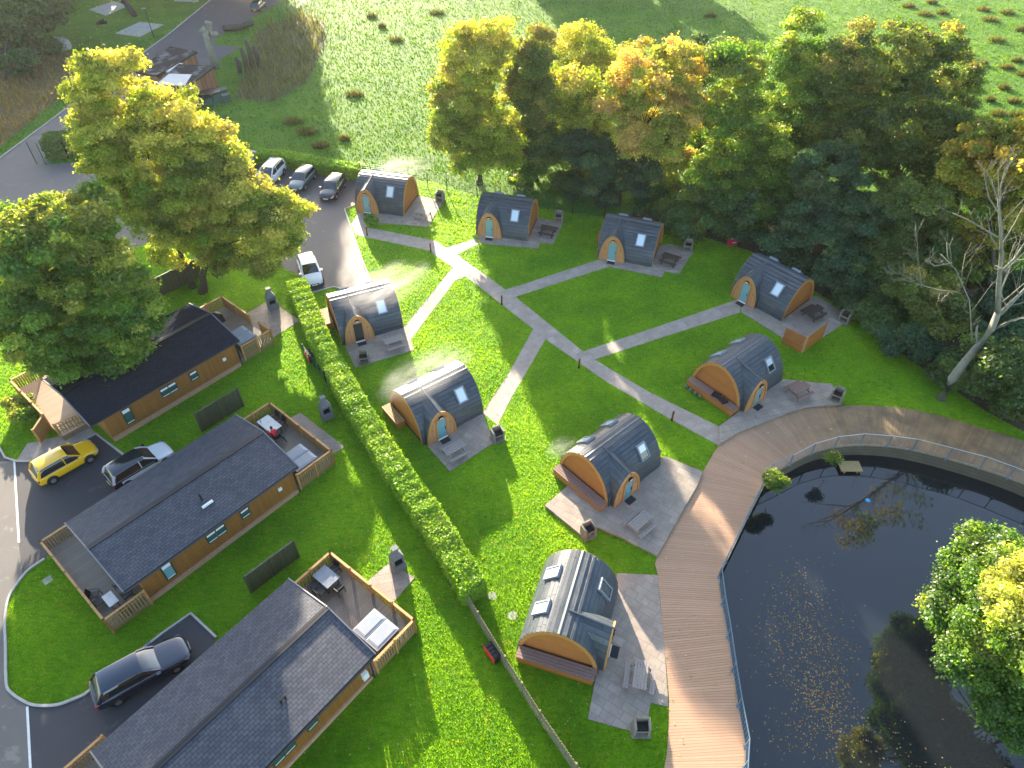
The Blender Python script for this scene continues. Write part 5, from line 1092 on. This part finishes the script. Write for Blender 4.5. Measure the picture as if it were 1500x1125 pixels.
tree('garden_shrub','leafy border shrubs beside the wet pale veranda','shrub',(30,605),[(22,592,14,12,g(30,605)[1]),(38,612,14,11,g(38,618)[1]),(50,625,10,8,g(50,630)[1])],9000,'green',72,.5,.3,tr=.04,size=(.06,.12),rc=(.25,.5),dens=4)
tree('shrub','low green bush at the start of the path beside the first bollard','shrub',(545,330),[(545,325,10,5,g(545,330)[1])],2500,'green',73,.4,.2,tr=.03,size=(.06,.12),rc=(.2,.4),dens=5)
# ---------------------------------------------------------------- floating leaves
rng=np.random.default_rng(5); n=1500
cl=[(1190,940,40,60),(1200,1010,35,45),(1170,890,40,60),(1215,1040,45,50),(1130,950,35,50),(1180,1080,70,40),(1230,960,40,40),(1290,1090,50,40),(1360,1120,60,30),(1150,850,50,30)]
ii=rng.choice(len(cl),n,p=np.array([.2,.2,.13,.15,.08,.1,.06,.04,.02,.02])); a=np.array(cl)[ii]; xs=a[:,0]+rng.normal(0,1,n)*a[:,2]*.6; ys=a[:,1]+rng.normal(0,1,n)*a[:,3]*.6
gx=np.array([g(x,y,WZ) for x,y in zip(xs,ys)]); ok=inpoly(gx[:,0],gx[:,1],POND); gx=gx[ok]; n=len(gx); Pn=np.column_stack([gx,np.full(n,WZ+.012)])
v=quads(Pn,rng.uniform(.03,.075,n),np.array([0,0,1])+rng.normal(0,.12,(n,3)),rng,.8); pc=np.array([(.45,.22,.08),(.40,.28,.08),(.25,.13,.06),(.35,.33,.12),(.5,.35,.22)])
tag(face_mesh('fallen_leaves',v,4,pc[rng.integers(0,5,n)],M['leaf']),'fallen orange and brown leaves drifting on the pond','leaves',kind='stuff')
# ---------------------------------------------------------------- grass
EXC=[CARP,ROADP,PAD,BAY,WALKP,POND,DECKP,PATHE]+PATHS+list(PAT.values())+list(LPAT.values())+POLYP
for k,f,(a,b) in (('1',F1,(-.0,14.7)),('2',F2,(-1.6,14.5)),('3',F3,(-1.5,14.5))): EXC.append([f(a if k!='1' else .4,.2),f(b,.2),f(b,7.3),f(a,7.3)])
WOOD=px((1000,338),(1100,368),(1250,462),(1300,505),(1440,600),(1560,665),(1700,640),(1550,430),(1300,330),(1000,290),(900,322))
ROUGH=[px((380,45),(440,20),(475,30),(478,60),(450,120),(400,150),(345,145),(365,90)),px((-100,110),(40,85),(130,75),(120,120),(60,165),(0,215),(-150,300))]
def blades(name,n,region,hgt,wid,mat,seed,label,colvar=.3,excl=(),incl=None,lo=None,size_px=1.,tuft=1):
    rng=np.random.default_rng(seed); x=rng.uniform(-160,1660,n); y=rng.uniform(-70,1260,n)
    u=(x-750)/F; v=(y-562.5)/F; d=H/(sT+v*cT); X=u*d; Y=d*(cT-v*sT)
    ok=inpoly(X,Y,region) if region is not None else np.ones(n,bool)
    for e in excl: ok&=~inpoly(X,Y,e)
    X,Y,d=X[ok],Y[ok],d[ok]; n=len(X); sc=np.clip(d/50,.8,2.2)
    a=rng.uniform(0,2*np.pi,n); h=rng.uniform(hgt[0],hgt[1],n)*sc**.8; w=rng.uniform(wid[0],wid[1],n)*sc; ln=rng.normal(0,.45,(n,2))*h[:,None]
    dx,dy=np.cos(a)*w/2,np.sin(a)*w/2; z0=np.full(n,.0)
    V=np.stack([np.stack([X-dx,Y-dy,z0],1),np.stack([X+dx,Y+dy,z0],1),np.stack([X+ln[:,0],Y+ln[:,1],h],1)],1).reshape(-1,3)
    col=np.ones((n,3))*rng.uniform(1-colvar,1+colvar,(n,1))
    return tag(face_mesh(name,V,3,col,M[mat]),label,'grass',kind='stuff')
blades('lawn_grass',880000,LAWN,(.07,.14),(.04,.075),'blade',1,'short green lawn grass between the pods and lodges',excl=EXC+[WOOD])
blades('field_grass',520000,None,(.07,.18),(.05,.11),'fblade',2,'pale rough pasture grass in the field at the top',excl=[LAWN]+EXC+[WOOD]+ROUGH+[px((170,75),(420,-15),(300,-60),(-50,60),(-60,100))])
blades('verge_grass',60000,px((130,75),(245,52),(420,-15),(300,-80),(-150,-60),(-150,110),(40,85)),(.06,.14),(.08,.14),'blade',6,'mown grass beside the far road',excl=[ROADP])
for i,r in enumerate(ROUGH): blades('rank_grass',260000 if i==0 else 200000,r,(.5,1.1) if i==0 else (.3,.7),(.07,.14),'rusb' if i==0 else 'rblade',3+i,['dark rushes and brambles beside the huts','dry golden grass beside the far road'][i])
# tussocks in the field
rng=np.random.default_rng(9); k=0
ts=[(1460,60),(1400,40),(1440,95),(1470,130),(1420,150),(1490,90),(1380,20),(1450,30),(1330,10),(1040,25),(1490,170),(1435,180),(1410,110),(1365,5),(1395,70),(1475,20),(505,205),(520,140),(430,180),(450,195),(560,40),(1480,200),(1455,215),(1412,85),(1425,128),(1450,148),(1475,100),(1385,38),(1355,22),(1300,-5),(1495,45),(1485,150),(1462,168),(545,25),(580,60),(470,215),(640,20),(1500,110),(1440,15)]
for i,(x,y) in enumerate(ts):
    n=260; X0,Y0=g(x,y); r=rng.uniform(.35,.9)
    a=rng.uniform(0,6.28,n); q=rng.random(n)**.5*r; X=X0+np.cos(a)*q*1.4;Y=Y0+np.sin(a)*q; h=rng.uniform(.45,1.05,n)*(1.2-q/r*.7)
    w=rng.uniform(.06,.14,n)/2; b=rng.uniform(0,6.28,n); V=np.stack([np.stack([X-np.cos(b)*w,Y-np.sin(b)*w,0*X],1),np.stack([X+np.cos(b)*w,Y+np.sin(b)*w,0*X],1),np.stack([X+(X-X0)*.5,Y+(Y-Y0)*.5,h],1)],1).reshape(-1,3)
    tag(face_mesh('grass_tussock',V,3,np.ones((n,3))*rng.uniform(.6,1.1,(n,1)),M['rusb']),'tussock of long dry rush grass in the pasture','tussock','rush tussocks scattered over the pasture')

# trees standing beyond the top edge of the photo, whose shade falls across the far field and the car park
GO='tall trees beyond the field'
for i,(X,Y,h) in enumerate([(-45,143,27),(-51,141,28),(-58,144,27),(-66,142,27),(-76,145,27),(-87,143,27),(-99,142,26),(-112,141,26),(-124,146,27),(-137,147,26),(-62,150,26),(-83,152,27),(4,152,12),(13,154,13),(24,153,12)]):
    T=thing('tall_tree','tall dark tree beyond the far edge of the field','tree',(X,Y,0),0,GO); L=[(X,Y,h*.62,4.8,4.8,h*.38),(X+1,Y,h*.35,4.5,4,h*.25),(X-1,Y,h*.15,4.5,3.5,h*.15)]
    o,c=crown('crown',L,9000,'dark',90+i,None,.3,size=(.35,.6),rc=(.9,1.6)); m=MB(); m.tube([(X,Y,0),(X+.3,Y,h*.5),(X,Y,h*.9)],[.4,.3,.08],8); t_=m.build('trunk',M['bark'])
    for q in (o,t_): q.parent=T; q.matrix_parent_inverse=Matrix.Translation((-X,-Y,0))

rng=np.random.default_rng(15); n=1400; xs=rng.uniform(430,1300,n); ys=rng.uniform(300,1110,n); gx=np.array([g(x,y) for x,y in zip(xs,ys)]); ok=inpoly(gx[:,0],gx[:,1],LAWN)
for e in [POND]+POLYP+list(PAT.values()): ok&=~inpoly(gx[:,0],gx[:,1],e)
gx=gx[ok]; n=len(gx); Pn=np.column_stack([gx,np.full(n,.075)]); v=quads(Pn,rng.uniform(.03,.07,n),np.array([0,0,1])+rng.normal(0,.3,(n,3)),rng,.8)
pc=np.array([(.45,.32,.12),(.30,.16,.06),(.5,.45,.25),(.35,.33,.12)]); tag(face_mesh('fallen_leaves',v,4,pc[rng.integers(0,4,n)],M['leaf']),'scattered dry leaves on the lawns and paths','leaves',kind='stuff')

# ---------------------------------------------------------------- steam off the wet roofs, and the morning haze
def vol(name,label,loc,scale,rz,dens,seed,kind='stuff'):
    import bmesh
    me=bpy.data.meshes.new(name); bm=bmesh.new(); bmesh.ops.create_icosphere(bm,subdivisions=3,radius=1); bm.to_mesh(me); bm.free()
    t=bpy.data.materials.new(name); t.use_nodes=True; nt=t.node_tree; nt.nodes.clear(); out=nt.nodes.new('ShaderNodeOutputMaterial'); pv=nt.nodes.new('ShaderNodeVolumePrincipled')
    pv.inputs['Color'].default_value=(.96,.97,1,1); pv.inputs['Anisotropy'].default_value=.35
    tc=nt.nodes.new('ShaderNodeTexCoord'); ln=nt.nodes.new('ShaderNodeVectorMath'); ln.operation='LENGTH'; nt.links.new(tc.outputs['Object'],ln.inputs[0])
    mp=nt.nodes.new('ShaderNodeMapping'); mp.inputs['Location'].default_value=(seed,0,0); mp.inputs['Scale'].default_value=(1.2,1.8,1.5); nt.links.new(tc.outputs['Object'],mp.inputs[0])
    nz=nt.nodes.new('ShaderNodeTexNoise'); nz.inputs['Scale'].default_value=1.5; nz.inputs['Detail'].default_value=3; nz.inputs['Distortion'].default_value=.8; nt.links.new(mp.outputs[0],nz.inputs[0])
    r=nt.nodes.new('ShaderNodeMapRange'); r.inputs[1].default_value=.42; r.inputs[2].default_value=.8; nt.links.new(nz.outputs[0],r.inputs[0])
    f=nt.nodes.new('ShaderNodeMapRange'); f.inputs[1].default_value=1.; f.inputs[2].default_value=.0; nt.links.new(ln.outputs['Value'],f.inputs[0])
    m1=nt.nodes.new('ShaderNodeMath'); m1.operation='MULTIPLY'; nt.links.new(r.outputs[0],m1.inputs[0]); nt.links.new(f.outputs[0],m1.inputs[1])
    m2=nt.nodes.new('ShaderNodeMath'); m2.operation='MULTIPLY'; m2.inputs[1].default_value=dens; nt.links.new(m1.outputs[0],m2.inputs[0]); nt.links.new(m2.outputs[0],pv.inputs['Density']); nt.links.new(pv.outputs[0],out.inputs['Volume'])
    me.materials.append(t); o=bpy.data.objects.new(name,me); C.objects.link(o); o.location=loc; o.scale=scale; o.rotation_euler=(0,0,rz); return tag(o,label,'steam',kind=kind)
def at(x,y,z): X,Y=g(x,y,z); return (X,Y,z)
vol('steam','steam drifting up and right off the pod at the foot of the car park',at(565,420,4.6),(4.6,2.2,1.6),.75,.62,0)
vol('steam','steam curling off the ridge of the pod right of the long hedge',at(625,545,4.4),(4.2,2.0,1.5),.7,.62,3)
vol('steam','thin steam above the pod nearest the parked cars',at(590,243,4.6),(3.6,1.6,1.2),.2,.5,6)
vol('steam','wisp of steam at the lawn end of the pod on the large raised patio',at(822,655,3.9),(1.3,.8,.7),.6,.8,9)
hz=MB(); hz.box(-260,260,-12,330,-3.2,38.9); ho=hz.build('haze',[]) if False else None
me=bpy.data.meshes.new('haze'); me.from_pydata(hz.v,[],hz.f); hm=bpy.data.materials.new('haze'); hm.use_nodes=True; hn=hm.node_tree; hn.nodes.clear(); o_=hn.nodes.new('ShaderNodeOutputMaterial'); pv=hn.nodes.new('ShaderNodeVolumePrincipled')
pv.inputs['Color'].default_value=(.93,.95,1,1); pv.inputs['Density'].default_value=.00008; pv.inputs['Anisotropy'].default_value=.55; hn.links.new(pv.outputs[0],o_.inputs['Volume'])
me.materials.append(hm); ho=bpy.data.objects.new('haze',me); C.objects.link(ho); tag(ho,'thin morning haze over the whole site','haze',kind='stuff')
